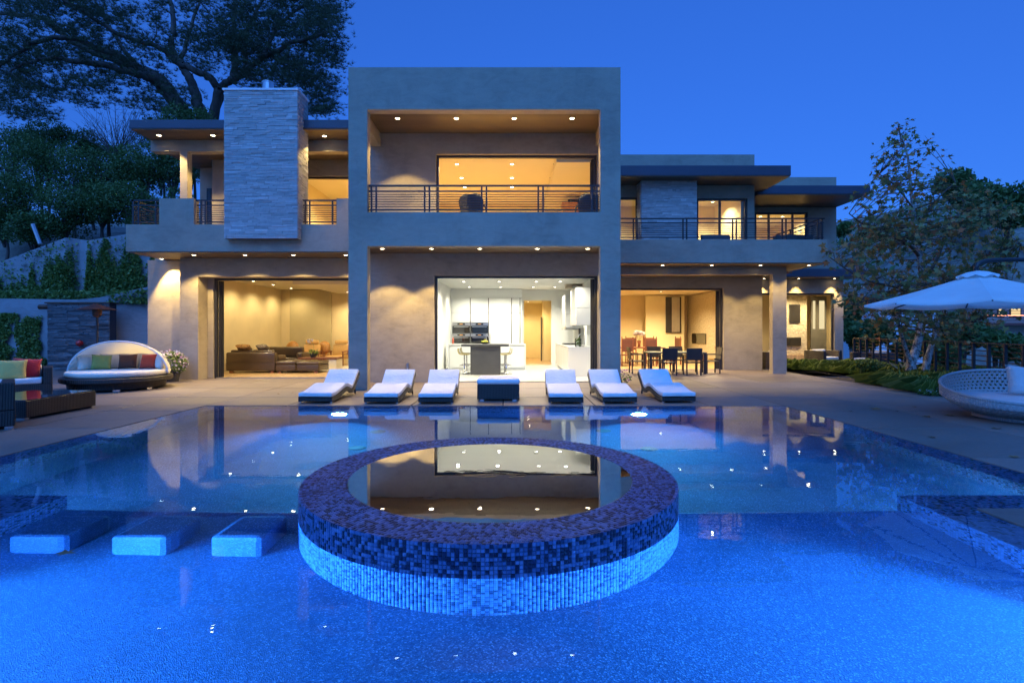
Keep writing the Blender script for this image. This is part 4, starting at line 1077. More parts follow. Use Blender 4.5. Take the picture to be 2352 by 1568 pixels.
# ---- armchairs by the far room
wicker_sofa('garden_armchair', 'brown wicker armchair with cream cushion, facing the pool by the far room', (X(1900, 21.9), 21.5, 0), 22, 1.05, .9, 'LR', 1, .66, M_WICKER_B, M_IVORY, 'armchair')
wicker_sofa('garden_armchair', 'brown wicker armchair seen from its side, right of the cream-cushioned one', (X(1968, 20.8), 20.6, 0), -75, .95, 1.3, 'LR', 1, .62, M_WICKER_B, M_CUSH, 'armchair')
wicker_sofa('garden_armchair', 'brown wicker armchair half hidden between the wall and the square post', (X(1755, 21.2), 21.0, 0), 180, .8, .8, 'LR', 1, .66, M_WICKER_B, M_IVORY, 'armchair')
# ---- balcony furniture
def peacock_chair(loc, rot, label):
    t = thing('rattan_chair', label, 'chair', loc, rot, 'rattan chairs on the middle balcony'); t.scale = (.82, .82, .9)
    MB().lathe([(.22, .0), (.26, .02), (.20, .2), (.29, .36), (.31, .40), (.0, .41)], 20).build('seat', M_WICKER, t)
    vs_, fs_ = [], []; n = 12
    for i in range(n+1):
        v = i/n
        for j in range(n+1):
            u = -1+2*j/n; wd = .30+.10*math.sin(v*math.pi*.8)
            if v > .75: wd *= math.sqrt(max(0.0, 1-((v-.75)/.25)**2*.75))
            vs_.append((u*wd, .22+.14*v-.12*u*u*(1-.3*v), .38+.62*v))
    for i in range(n):
        for j in range(n): fs_.append((i*(n+1)+j, i*(n+1)+j+1, (i+1)*(n+1)+j+1, (i+1)*(n+1)+j))
    o = MB().add(vs_, fs_).build('backrest', M_WICKER, t, smooth=True); s_ = o.modifiers.new('s', 'SOLIDIFY'); s_.thickness = .04
    for sx in (-1, 1): MB().tube(smooth_pts([(sx*.36, .2, .72), (sx*.40, .0, .66), (sx*.36, -.22, .60), (sx*.30, -.26, .40)], 4), .03, 8).build('arm', M_WICKER, t, smooth=True)
    return t
peacock_chair((X(1088, 14.3), 14.25, 4.13), 165, 'dark rattan chair in the middle of the upper balcony')
peacock_chair((X(1350, 14.3), 14.25, 4.13), 190, 'dark rattan chair at the right end of the upper balcony')
box_t = thing('covered_lounger', 'dark covered lounge seat behind the right balcony railing, below the wide window', 'lounge seat', (X(1668, 18.9), 18.6, 4.13))
MB().extrude_x([(0, 0), (.9, 0), (.9, .5), (0, .5)], -.75, .75).build('seat', M_CHARCOAL, box_t, bevel=.02); MB().extrude_x([(.6, .5), (.9, .5), (.9, .8), (.75, .8)], -.7, .3).build('backrest', M_CHARCOAL, box_t, bevel=.02)
box_t = thing('covered_lounger', 'dark covered lounge seat at the right end of the right balcony', 'lounge seat', (X(1840, 18.6), 18.4, 4.13))
box('seat', -.65, .65, 0, .9, 0, .45, M_CHARCOAL, box_t, bevel=.02); box('backrest', -.65, .65, .6, .9, .451, .72, M_CHARCOAL, box_t, bevel=.02)
# ================================================================== INSIDE THE ROOMS
def X6(c, y): return X(c*.28+790.3, y)
def Z6(c, y): return Z(c*.28+545.7, y)
def X8(c, y): return X(c*.256+1392.4, y)
def Z8(c, y): return Z(c*.256+583.3, y)
# living room
t = thing('leather_sofa', 'dark brown leather sofa seen from behind in the left-hand room', 'sofa', (-9.0, 18.45, 0))
cushion('base', -.85, .85, 0, .95, .08, .42, M_LEATHER, t, .05); cushion('backrest', -.85, .85, 0, .24, .30, .72, M_LEATHER, t, .06); cushion('arm', .62, .85, .26, .95, .30, .60, M_LEATHER, t, .06)
for k in range(2): cushion('back_cushion', -.80+.75*k, -.07+.75*k, .20, .42, .45, .80, M_LEATHER, t, .07); 
cushion('seat_cushion', -.82, .60, .4, .98, .40, .52, M_LEATHER, t, .05)
for sx in (-.75, .65): box('foot', sx, sx+.12, .05, .13, 0, .079, M_REDWOOD, t)
t = thing('leather_chaise', 'low dark leather chaise right of the leather sofa', 'chaise', (-7.42, 18.45, 0))
cushion('base', -.72, -.02, 0, 1.0, .08, .30, M_LEATHER, t, .04); cushion('base', .0, .78, 0, 1.0, .08, .30, M_LEATHER, t, .04)
cushion('seat_cushion', -.72, -.02, -.02, 1.0, .30, .42, M_LEATHER, t, .05); cushion('seat_cushion', .0, .80, -.02, 1.0, .30, .40, M_LEATHER, t, .05)
for sx in (-.66, .6): box('foot', sx, sx+.12, .05, .13, 0, .079, M_REDWOOD, t)
t = thing('leather_loveseat', 'dark leather loveseat behind the long leather sofa', 'sofa', (-9.0, 20.6, 0), 0)
cushion('base', -.95, .95, 0, .9, .08, .42, M_LEATHER, t, .05); cushion('arm', .7, .95, .0, .9, .35, .62, M_LEATHER, t, .08); cushion('arm', -.95, -.7, .0, .9, .35, .62, M_LEATHER, t, .08); cushion('backrest', -.7, .7, .65, .9, .42, .82, M_LEATHER, t, .06)
o = pillow('pillow', .5, .3, .18, mat('leopard_cloth', (.30, .17, .06), .9, .6, 14, 0), None, (-9.35, 18.72, .88), (60, 0, 8)); tag(o, 'brown patterned cushion lying on the sofa back, left', 'pillow')
o = pillow('pillow', .42, .28, .18, mat('zebra_cloth', (.16, .13, .10), .9, .8, 20, 0), None, (-8.72, 18.78, .88), (60, 0, -6)); tag(o, 'dark striped cushion lying on the sofa back, right', 'pillow')
def arm_chair(loc, rot, label):
    t = thing('tan_armchair', label, 'armchair', loc, rot, 'tan leather armchairs in the left-hand room')
    cushion('seat', -.36, .36, -.36, .34, .28, .44, M_TAN, t, .04)
    M = Matrix.Translation((0, .34, .42)) @ Matrix.Rotation(R(-12), 4, 'X')
    MB().box(-.34, .34, -.06, .06, 0, .46, M=M).build('backrest', M_TAN, t, smooth=True, bevel=.04, seg=3); MB().box(-.27, .27, -.10, .03, .48, .64, M=M).build('headrest', M_TAN, t, smooth=True, bevel=.04, seg=3)
    for sx in (-1, 1):
        box('armrest', sx*.40-.03, sx*.40+.03, -.38, .36, .58, .62, M_REDWOOD, t); box('leg', sx*.40-.02, sx*.40+.02, -.36, -.30, 0, .579, M_REDWOOD, t); box('leg', sx*.40-.02, sx*.40+.02, .28, .34, 0, .579, M_REDWOOD, t)
    return t
arm_chair((X(712, 22.3), 22.3, 0), 8, 'tan leather armchair with headrest, nearer the room corner'); arm_chair((X(774, 22.3), 22.3, 0), -6, 'tan leather armchair with headrest beside the frame column')
t = thing('low_table', 'low dark and pale coffee table in front of the tan armchairs', 'coffee table', (X(737, 20.3), 20.3, 0)); box('tabletop', -.72, .72, -.4, .4, .40, .46, M_REDWOOD, t, bevel=.01); box('leg', .42, .70, -.36, .36, 0, .399, M_IVORY, t); box('leg', -.66, -.5, -.36, .36, 0, .399, M_REDWOOD, t)
t = thing('orchid', 'white orchid in a bowl on the low table', 'orchid', (X(737, 20.3)-.25, 20.2, .46))
MB().lathe([(.0, 0), (.09, 0), (.13, .10), (.11, .16), (.0, .14)], 16).build('bowl', M_CHARCOAL, t); leaf_cloud('leaves', M_IVY, 26, blob((0, 0, .2), (.16, .16, .10)), .13, t, aspect=.28, seed=21)
MB().tube(smooth_pts([(0, 0, .15), (.02, 0, .4), (-.05, 0, .6), (-.16, 0, .66)], 4), .006, 5).build('stem', M_IVY, t); leaf_cloud('blossoms', M_PETAL, 26, blob((-.12, 0, .62), (.10, .05, .07)), .045, t, aspect=.9, seed=22, tintf=lambda rg, P: .8+.2*rg.random(len(P)))
for xd, lab in ((668, 'carved burl wood chair near the room corner'), (741, 'carved burl wood seat between the tan armchairs')):
    t = thing('burl_chair', lab, 'chair', (X(xd, 22.9), 22.9, 0)); vs_ = []
    MB().lathe([(.0, 0), (.24, .0), (.16, .12), (.20, .3), (.32, .40), (.30, .46), (.0, .44)], 14).build('seat', M_ROOTWOOD, t, smooth=True)
    MB().lathe([(.0, 0), (.22, .02), (.28, .10), (.20, .17), (.0, .18)], 14).build('backrest', M_ROOTWOOD, t, smooth=True).matrix_local = Matrix.Translation((0, .26, .70)) @ Matrix.Rotation(R(78), 4, 'X') @ Matrix.Scale(1.1, 4, (0, 1, 0))
box('rug', -8.9, -5.2, 19.4, 22.0, .008, .02, fabric('shag_rug', (.62, .57, .46)), None); tag(bpy.data.objects['rug'], 'pale rug under the low table in the left-hand room', 'rug')
box('wall_panel', -9.7, -7.9, 23.42, 23.499, 0.1, 3.2, mat('olive_plaster', (.52, .44, .25), .8, .08, 1.5), house)

# kitchen
cy0 = 22.3
t = thing('kitchen_cabinets', 'wall of tall glossy white kitchen cabinets with built-in ovens', 'cabinets', (0, cy0, 0))
cols_ = [755, 885, 1036, 1186, 1375, 1444]
xc = [X6(c, cy0) for c in cols_]
zt, zm = Z6(495, cy0), Z6(618, cy0)
box('carcass', xc[0]-.25, xc[-1]+.08, .03, .68, 0, 3.19, M_WHITE, t)
oz0, oz1, ozm = Z6(868, cy0), Z6(695, cy0), Z6(785, cy0)
g = .006
for k in range(5):
    a, c = xc[k]+g, xc[k+1]-g
    box('door', a, c, 0, .029, zm+g, zt, M_WHITE, t, bevel=.003)
    if k in (1, 2): box('door', a, c, 0, .029, oz1+g, zm-g, M_WHITE, t, bevel=.003); box('door', a, c, 0, .029, .1, oz0-g, M_WHITE, t, bevel=.003)
    else: box('door', a, c, 0, .029, .1, zm-g, M_WHITE, t, bevel=.003)
for k in (2, 3, 4, 5): box('recessed_handle', xc[k]-.022, xc[k]+.012, -.003, .0295, .12, zt, M_CHARCOAL, t)
for c in (873, 1197): box('handle', X6(c, cy0)-.012, X6(c, cy0)+.012, -.04, -.02, .95, 1.35, M_STEEL, t)
box('fascia_panel', xc[0]-.25, xc[-1]+.08, .005, .0295, zt+.012, 3.19, M_WHITE, t)
for k, (ci, z0, z1, lab) in enumerate(((1, ozm, oz1, 'steel wall oven, upper left of four'), (2, ozm, oz1, 'steel wall oven, upper right of four'), (1, oz0, ozm, 'steel wall oven, lower left of four'), (2, oz0, ozm, 'steel wall oven, lower right of four'))):
    a, c = xc[ci]+.025, xc[ci+1]-.025; h = z1-z0
    o = thing('wall_oven', lab, 'oven', ((a+c)/2, cy0-.012, z0), 0, 'wall ovens in the kitchen'); w = (c-a)/2
    box('panel', -w, w, 0, .011, h*.70, h-.008, M_STEEL, o); box('display', -w*.45, w*.45, -.004, -.0005, h*.76, h*.93, M_BLACKGLASS, o); box('clock', -.06, .06, -.0055, -.0045, h*.81, h*.88, emit('oven_clock', (1, .45, .08), 1.2), o)
    box('door', -w, w, -.01, .011, .006, h*.69, M_BLACKGLASS, o); box('door_handle', -w*.85, w*.85, -.05, -.03, h*.56, h*.62, M_STEEL, o)
py = 20.0
t = thing('kitchen_peninsula', 'white kitchen counter with waterfall ends behind the grey island', 'counter', (0, py, 0))
a, c = X6(850, py), X6(1490, py); zt_ = Z6(872, py)
box('worktop', a, c, 0, .75, zt_-.04, zt_, M_WHITE, t); box('end_panel', a, a+.05, 0, .75, 0, zt_-.041, M_WHITE, t); box('end_panel', c-.05, c, 0, .75, 0, zt_-.041, M_WHITE, t)
n_ = 4
for k in range(n_):
    u0, u1 = a+.06+(c-a-.12)*k/n_, a+.06+(c-a-.12)*(k+1)/n_; box('door', u0+.003, u1-.003, .03, .06, .08, zt_-.07, M_WHITE, t, bevel=.003)
box('carcass', a+.051, c-.051, .061, .74, .02, zt_-.042, M_WHITE, t); box('plinth', a+.052, c-.052, .10, .13, 0, .079, M_STEEL, t)
MB().tube(smooth_pts([(X6(1162, py), .4, zt_), (X6(1162, py), .4, zt_+.30), (X6(1168, py), .38, zt_+.38), (X6(1178, py), .36, zt_+.30), (X6(1180, py), .36, zt_+.22)], 5), .012, 8).build('tap', M_CHROME, t, smooth=True)
iy = 17.75
t = thing('kitchen_island', 'charcoal grey kitchen island with thick overhanging top', 'kitchen island', (0, iy, 0))
box('base', X6(1035, iy), X6(1280, iy), .06, 1.0, 0, Z6(893, iy), M_CHARCOAL, t, bevel=.004); box('worktop', X6(960, iy), X6(1351, iy), 0, 1.25, Z6(893, iy)+.001, Z6(876, iy), M_CHARCOAL, t, bevel=.004)
izt = Z6(876, iy)
t = thing('fruit_bowl', 'black bowl of green and yellow fruit on the grey island', 'bowl', (X6(1155, iy+.7), iy+.7, izt))
MB().lathe([(.0, .01), (.08, .0), (.19, .05), (.20, .06), (.08, .025), (.0, .025)], 20).build('bowl', M_DARK, t)
for k in range(8):
    o = MB().lathe([(.001, -.045), (.03, -.03), (.043, 0), (.03, .033), (.001, .042)], 10).build('fruit', mat('fruit_skin_%d' % k, ((.35, .42, .06), (.55, .45, .06))[k % 2], .5, .1), t, smooth=True); a = k*2.4; o.location = (.09*math.cos(a)*(k > 1), .09*math.sin(a)*(k > 1), .075+.05*(k < 2))
t = thing('bottle', 'small bottle with red label at the left end of the white counter', 'bottle', (X6(888, py), py+.2, zt_)); MB().lathe([(.0, 0), (.04, 0), (.04, .16), (.015, .21), (.015, .26), (.0, .26)], 12).build('body', mat('label_red', (.45, .08, .04), .4), t, smooth=True); MB().lathe([(.018, .255), (.018, .285), (.0, .287)], 12).build('cap', M_WHITE, t)
def bar_stool(loc, rot, label):
    t = thing('bar_stool', label, 'bar stool', loc, rot, 'bar stools at the island')
    MB().lathe([(.0, .0), (.21, .0), (.21, .015), (.06, .03), (.03, .05)], 24).build('base', M_CHROME, t, smooth=True); MB().tube([(0, 0, .03), (0, 0, .66)], .025, 10).build('column', M_CHROME, t, smooth=True)
    MB().tube([(.17*math.cos(2*math.pi*k/20), .17*math.sin(2*math.pi*k/20), .30) for k in range(21)], .012, 6, caps=False).build('footrest', M_CHROME, t, smooth=True)
    pts = smooth_pts([(-.20, .68), (-.12, .66), (.10, .67), (.19, .73), (.21, .88)], 4)
    strip(MB(), pts, 0, .03, -.19, .19).build('seat', mat('gold_seat', (.50, .40, .12), .3, .1, 3, 0, coat=.3), t, smooth=True, bevel=.01); return t
bar_stool((X6(985, 18.0), 18.0, 0), 90, 'gold-seated bar stool at the left end of the island, nearer'); bar_stool((X6(1005, 18.65), 18.65, 0), 90, 'gold-seated bar stool at the left end of the island, farther')
bar_stool((X6(1330, 18.0), 18.0, 0), -90, 'gold-seated bar stool at the right end of the island, nearer'); bar_stool((X6(1318, 18.65), 18.65, 0), -90, 'gold-seated bar stool at the right end of the island, farther')
# right-hand counter and wall cupboards
cx_a = 1.80; rz = .95
t = thing('sink_counter', 'white counter with hob and sink along the right kitchen wall', 'counter', (0, 0, 0))
box('carcass', cx_a+.03, 2.60, 17.15, 22.2, .08, rz-.042, M_WHITE, t); box('worktop', cx_a, 2.60, 17.1, 22.25, rz-.04, rz, M_WHITE, t, bevel=.003); box('end_panel', cx_a, 2.60, 17.1, 17.149, 0, rz-.041, M_WHITE, t)
for k in range(5): box('door', cx_a, cx_a+.029, 17.2+k*1.0, 18.19+k*1.0, .1, rz-.07, M_WHITE, t, bevel=.003)
box('hob', 1.88, 2.45, 19.6, 20.5, rz+.001, rz+.02, M_DARK, t); 
for k in range(4): box('pan_support', 1.92+.26*(k % 2), 2.12+.26*(k % 2), 19.68+.42*(k//2), 19.98+.42*(k//2), rz+.021, rz+.045, M_DARK, t)
MB().tube(smooth_pts([(2.45, 18.2, rz), (2.45, 18.2, rz+.34), (2.38, 18.2, rz+.42), (2.27, 18.2, rz+.36), (2.25, 18.2, rz+.28)], 5), .014, 8).build('tap', M_CHROME, t, smooth=True)
t = thing('wall_cupboards', 'white glossy wall cupboards above the right kitchen counter', 'cupboards', (0, 0, 0))
for y0, y1, z0, z1 in ((17.15, 18.8, 1.65, 2.2), (17.15, 18.8, 2.205, 2.85), (20.6, 22.2, 1.5, 2.1), (20.6, 22.2, 2.105, 2.85)): box('cupboard', 2.05, 2.60, y0, y1-.008, z0, z1, M_WHITE, t, bevel=.003)
t = thing('range_hood', 'white and steel range hood over the hob', 'range hood', (0, 0, 0)); box('chimney', 2.25, 2.60, 19.7, 20.4, 1.6, 3.1, M_STEEL, t); box('canopy', 1.95, 2.60, 19.4, 20.58, 1.55, 1.59, M_STEEL, t)
t = thing('artichoke_jar', 'glass jar filled with green artichokes by the kitchen sink', 'jar', (2.15, 17.45, rz)); MB().lathe([(.0, 0), (.10, 0), (.11, .10), (.10, .26), (.07, .28)], 16).build('glass', M_GLASS, t, smooth=True)
for k in range(7):
    o = MB().lathe([(.001, -.04), (.035, -.02), (.04, .01), (.001, .045)], 8).build('artichoke', M_IVY, t, smooth=True); a = k*2.2; o.location = (.05*math.cos(a), .05*math.sin(a), .05+.035*k)
box('hall_handrail', X6(1618, 25.4)-.03, X6(1618, 25.4)+.03, 25.40, 25.45, .02, 2.1, M_DARK, None); tag(bpy.data.objects['hall_handrail'], 'dark upright door edge in the hall behind the kitchen', 'door')
# dining room inside
box('stone_wall', 8.98, 9.099, 23.4, 27.5, 0.2, 3.2, tinted('dining_split_stone', [(0, (.5, .42, .28)), (1, (.55, .47, .33))], .85, 1.0, 9, .06), house)
box('firebox', 8.94, 8.979, 24.8, 26.7, .83, 1.32, M_BLACKGLASS, house)
box('bright_wall', X8(355, 26.9), X8(700, 26.9), 26.9, 26.98, 0, 3.2, mat('pale_yellow_paint', (.86, .78, .50), .8, .03), house)
o = box('window_niche', X8(536, 26.85), X8(672, 26.85), 26.83, 26.899, Z8(708, 26.9), Z8(385, 26.9), M_DARK, house); box('pane', X8(590, 26.8), X8(660, 26.8), 26.80, 26.829, Z8(700, 26.9), Z8(390, 26.9), M_STEEL, o)
dty = 22.9
dining_table('inside_dining_table', 'red-brown wooden dining table inside the right-hand room', 'dining table', (4.9, dty, 0), 3.0, 1.1, .76, M_REDWOOD)
def carved_chair():
    t = thing('carved_chair', 'x', 'dining chair', group='carved wooden chairs inside the dining room')
    box('seat', -.24, .24, -.24, .22, .44, .49, M_REDWOOD, t, bevel=.01); box('backrest', -.21, .21, .20, .23, .60, 1.10, mat('oxblood_leather', (.12, .045, .028), .45), t, bevel=.01)
    for sx in (-1, 1):
        o = MB().box(sx*.225-.022, sx*.225+.022, .19, .235, 0, 1.15).build('back_post', M_REDWOOD, t); MB().lathe([(.0, 0), (.03, .02), (.02, .05), (.0, .08)], 8, sx*.225, .212).build('finial', M_REDWOOD, o).location = (0, 0, 1.15)
        box('leg', sx*.215-.022, sx*.215+.022, -.235, -.19, 0, .44, M_REDWOOD, t)
    box('rail', -.2, .2, .2, .225, 1.10, 1.14, M_REDWOOD, t); box('stretcher', -.2, .2, -.225, -.20, .12, .16, M_REDWOOD, t)
    return t
cc = carved_chair()
for k, (dx, dy, rz, lab) in enumerate(((.75, -.85, 180, 'carved oxblood chair on the near side of the wooden table, right'), (-.2, -.85, 180, 'carved oxblood chair on the near side of the wooden table, middle'), (-1.1, -.85, 180, 'carved oxblood chair on the near side of the wooden table, left'),
       (1.2, .85, 0, 'carved oxblood chair on the far side of the wooden table, right'), (.4, .85, 0, 'carved oxblood chair on the far side, second from the right'), (-.4, .85, 0, 'carved oxblood chair on the far side, second from the left'), (-1.2, .85, 0, 'carved oxblood chair on the far side, left'), (2.05, .2, -75, 'carved oxblood chair at the right head of the wooden table'))):
    o = cc if k == 0 else copy_tree(cc); o.location = (4.9+dx, dty+dy, 0); o.rotation_euler = (0, 0, R(rz+rnd.uniform(-5, 5))); o['label'] = lab
t = thing('flower_vase', 'vase of white hydrangeas on the wooden dining table', 'vase', (X8(295, dty), dty, .76)); MB().lathe([(.0, 0), (.07, 0), (.06, .12), (.09, .26), (.08, .28)], 14).build('vase', M_REDWOOD, t, smooth=True)
for k in range(5):
    a = k*1.26; p = Vector((.16*math.cos(a), .12*math.sin(a), .58+.04*(k % 2))); MB().tube([(0, 0, .2), p], .006, 5).build('stem', M_IVY, t); leaf_cloud('blossom', M_PETAL, 120, blob(tuple(p), (.10, .10, .08)), .03, t, aspect=.9, seed=40+k, tintf=lambda rg, P: .85+.15*rg.random(len(P)))
t = thing('side_console', 'carved red-brown console beside the stone wall', 'console', (8.75, 22.3, 0)); box('top', -.2, .2, -.35, .35, .72, .78, M_REDWOOD, t)
for s in (-1, 1): MB().tube(smooth_pts([(0, s*.28, .72), (.06, s*.32, .55), (-.08, s*.26, .35), (.05, s*.3, .15), (-.05, s*.33, 0)], 4), .03, 8).build('leg', M_REDWOOD, t, smooth=True)
# far garden room
box('stone_wall', X8(1560, 25.2), X8(1800, 25.2), 25.2, 25.45, .35, 3.29, bpy.data.materials['dining_split_stone'], house)
box('hearth', X8(1560, 24.9), X8(1815, 24.9), 24.8, 25.199, 0, .34, M_WOODFLOOR, house)
t = thing('television', 'black wall television over the fireplace in the far room', 'television', (0, 25.15, 0)); box('frame', X8(1645, 25.15), X8(1742, 25.15), 0, .045, Z8(618, 25.15), Z8(452, 25.15), M_DARK, t); box('screen', X8(1652, 25.15), X8(1736, 25.15), -.006, -.001, Z8(610, 25.15), Z8(460, 25.15), M_BLACKGLASS, t)
box('firebox', X8(1600, 25.15), X8(1748, 25.15), 25.13, 25.199, Z8(825, 25.15), Z8(748, 25.15), M_BLACKGLASS, house)
o = box('door', X8(1838, 25.6), X8(1978, 25.6), 25.6, 25.66, 0, Z8(380, 25.6), mat('grey_door', (.10, .095, .08), .5), house)
for a, c in ((1855, 1876), (1912, 1958)): box('frosted_pane', X8(a, 25.59), X8(c, 25.59), 25.585, 25.599, Z8(672, 25.6), Z8(420, 25.6), emit('lit_frosted_glass', (1, .82, .45), .9), o)
# ================================================================== GARDEN WALLS AND PLANTS
def P3(xd, yd, y): return Vector((X(xd, y), y, Z(yd, y)))
def vwall(name, label, pts, th, m, base=-0.4):          # pts: (x, y, top)
    mb = MB()
    n = len(pts); vs_, fs_ = [], []
    for x, y, tp in pts: vs_ += [(x, y, base), (x, y, tp), (x, y+th, tp), (x, y+th, base)]
    for i in range(n-1):
        for k in range(4): fs_.append((4*i+k, 4*i+(k+1) % 4, 4*i+4+(k+1) % 4, 4*i+4+k))
    fs_ += [(3, 2, 1, 0), tuple(4*(n-1)+k for k in range(4))]
    mb.add([v for v in vs_], [tuple(reversed(f)) for f in fs_])
    return tag(mb.build(name, m), label, 'wall')
low = [(X(-160, 20), 20.0, 2.66), (X(0, 20), 20.0, 2.66), (X(180, 20), 20.0, 2.62), (X(230, 20.2), 20.2, 2.72), (X(338, 20.6), 20.6, Z(659, 20.6)), (-10.6, 20.8, 3.5)]
vwall('retaining_wall', 'low grey plaster retaining wall behind the stone shower wall', low, .25, M_STUCCO_D)
up = [(X(-200, 21.6), 21.6, 3.4), (X(0, 21.6), 21.6, Z(602, 21.6)), (X(150, 21.6), 21.6, Z(546, 21.6))]
for k in range(1, 6): up.append((X(150+10.5*k, 21.6), 21.6+.35*math.sin(k/6*math.pi)-.02*k, Z(544+k*1.5, 21.6)))
up += [(X(213, 21.5), 21.3, Z(552, 21.3)), (X(300, 21.6), 21.6, Z(536, 21.6)), (-12.0, 22.2, Z(528, 22.2))]
vwall('upper_garden_wall', 'upper sloping plaster garden wall covered with ivy', up, .3, M_STUCCO_D)
tag(box('planter_soil', -25, -10.95, 20.95, 21.25, .5, 2.35, M_SOIL, None), kind='structure')
# stone shower wall
t = thing('shower_wall', 'rough stone-faced outdoor shower wall with dark cap behind the canopy daybed', 'wall', (0, 0, 0))
sw0, sw1, swy, swt = X(108, 19.6), X(251, 19.6), 19.6, Z(697, 19.6)
box('core', sw0, sw1, swy+.03, 19.95, 0, swt, M_GROUT, t)
M_ROUGH = tinted('grey_split_stone', [(0, (.15, .15, .16)), (.5, (.22, .22, .23)), (1, (.32, .32, .33))], .85, 1.0, 18, .03)
res = ledger(t, sw0, sw1, 0, swt, 0, lens=(.3, .9), out=(0, .05))
for i, s in enumerate(res):
    mb = MB(); a, c, z0, z1, o_ = s; tv = min(1, max(0, rnd.gauss(.5, .25)))
    y0 = swy+.03; p = .02+o_; mz = rnd.uniform(.0, .6)
    mb.add([(a+.003, y0, z0+.002), (c-.003, y0, z0+.002), (c-.003, y0, z1-.002), (a+.003, y0, z1-.002), (a+.012, y0-p*.7, z0+.006), (c-.012, y0-p*rnd.uniform(.4, 1), z0+.006), (c-.015, y0-p*rnd.uniform(.5, 1.1), z1-.008), (a+.012, y0-p, z1-.008)],
           [(4, 5, 6, 7), (0, 1, 5, 4), (1, 2, 6, 5), (2, 3, 7, 6), (3, 0, 4, 7)], tv); mb.build('stone', M_ROUGH, t)
box('cap', sw0-.05, sw1+.05, swy-.06, 19.98, swt+.001, swt+.05, M_COPPER, t)
MB().tube([(sw0-.32, swy+.05, swt-.12), (sw0+.02, swy+.05, swt-.12)], .09, 10).build('spout', M_COPPER, t)
o = MB().lathe([(.0, -.12), (.09, -.08), (.125, 0), (.09, .08), (.0, .12)], 16).build('red_ball', mat('red_gloss', (.40, .02, .02), .3), None, smooth=True); o.location = (X(183, 19.45), 19.44, Z(783*1.0+5, 19.45)+.0); tag(o, 'small red ball-shaped ornament on the stone shower wall', 'ornament')
MB().tube([P3(76, 515, 23), P3(93, 560, 23)], .09, 8).build('leaning_pole', M_STEEL); tag(bpy.data.objects['leaning_pole'], 'pale leaning pole above the ivy wall', 'pole')
# ivy on the walls
def ivy(name, label, n, fn, size, seed):
    t = thing(name, label, 'ivy', (0, 0, 0)); leaf_cloud('leaves', M_IVY, n, fn, size, t, aspect=.7, up=0, seed=seed); return t
def on_wall(path, lo, hi, dens):           # path (x,y,top) sampled, density function over (s, v)
    P = np.array([(p[0], p[1], p[2]) for p in path]); seg = np.hypot(np.diff(P[:, 0]), np.diff(P[:, 1])); cum = np.concatenate([[0], np.cumsum(seg)]); L = cum[-1]
    def f(rg, n):
        out = []
        while len(out) < n:
            s = rg.random(4*n)*L; v = rg.random(4*n)
            x = np.interp(s, cum, P[:, 0]); y = np.interp(s, cum, P[:, 1]); tp = np.interp(s, cum, P[:, 2])
            keep = rg.random(4*n) < dens(x, v)
            z = lo+(tp+hi-lo)*v
            out += list(np.stack([x, y-.03-.22*rg.random(4*n)*(1-v)**1.5-.05*rg.random(4*n), z], 1)[keep])
        return np.array(out[:n])
    return f
def d_up(x, v):
    edge = .66+.24*np.sin(x*1.9+1)*np.sin(x*.73)+.14*np.sin(x*4.1+.5)
    tb = np.random.default_rng(77).normal(size=400)*.16; strk = np.interp((x+60)*5.5, np.arange(400), tb)+np.interp((x+60)*2.1, np.arange(400), tb[::-1])            # trailing stems
    gap = np.exp(-((x-X(178, 21.6))/.38)**2)+.8*np.exp(-((x-X(40, 21.6))/.15)**2)
    return np.clip((edge+strk*(.4+v)-v)*1.6+.12, 0.03, 1)*np.clip(1-gap, 0, 1)*(1-.35*v)
ivy('ivy', 'dense ivy hanging over the upper sloping garden wall', 52000, on_wall(up, 2.5, -.03, d_up), .05, 11)
def d_lo(x, v):
    d = np.zeros_like(x)
    for px_, vc, rx, rv in ((4, .25, .40, .35), (10, .75, .30, .30), (24, .95, .35, .12), (66, .18, .42, .25), (62, .52, .30, .22), (74, .80, .42, .16), (88, .45, .16, .25), (48, .70, .22, .16), (98, .12, .22, .16)):
        d = np.maximum(d, np.exp(-((x-X(px_, 20))/rx)**2-((v-vc)/rv)**2))
    return np.clip((d-.28+.16*np.sin(x*9+v*5)*np.sin(v*17-x*4))*1.7, 0, 1)
ivy('ivy', 'ivy patch climbing the low retaining wall left of the shower wall', 7000, on_wall(low[:3], .0, -.55, d_lo), .05, 12)
leaf_cloud_o = leaf_cloud('hedge_planting', M_IVY, 9000, lambda rg, n: np.stack([-25+14*rg.random(n), 20.25+.8*rg.random(n), 2.5+.5*rg.random(n)**1.5], 1), .08, None, seed=13)
tag(leaf_cloud_o, 'leafy ground cover spilling from the planter between the two garden walls', 'plants', kind='stuff')

# ---- big stone pine
rg0 = np.random.default_rng(3)
def needle_tufts(name, centers, n_needle, length, width, parent, seed, up=.5):
    rg = np.random.default_rng(seed); C = np.repeat(np.asarray(centers), n_needle, 0); n = len(C)
    d = rg.normal(size=(n, 3)); d[:, 2] = np.abs(d[:, 2])*.8+up*rg.random(n); d /= np.linalg.norm(d, axis=1)[:, None]
    s = np.cross(d, rg.normal(size=(n, 3))); s /= np.linalg.norm(s, axis=1)[:, None]+1e-9
    L = length*(.6+.6*rg.random(n))[:, None]
    V = np.stack([C-s*width*.5, C+s*width*.5, C+d*L], 1).reshape(-1, 3)
    tt = np.repeat(rg.random(len(centers)), n_needle)*.7+.3*rg.random(n)
    return cards(name, M_NEEDLE, V, np.arange(3*n).reshape(n, 3), tt, parent)
PY_ = 31.0
pine = thing('pine_tree', 'huge spreading pine tree with several trunks behind the left roof', 'tree', (X(440, PY_), PY_, 3.0))
PO = Vector(pine.location)
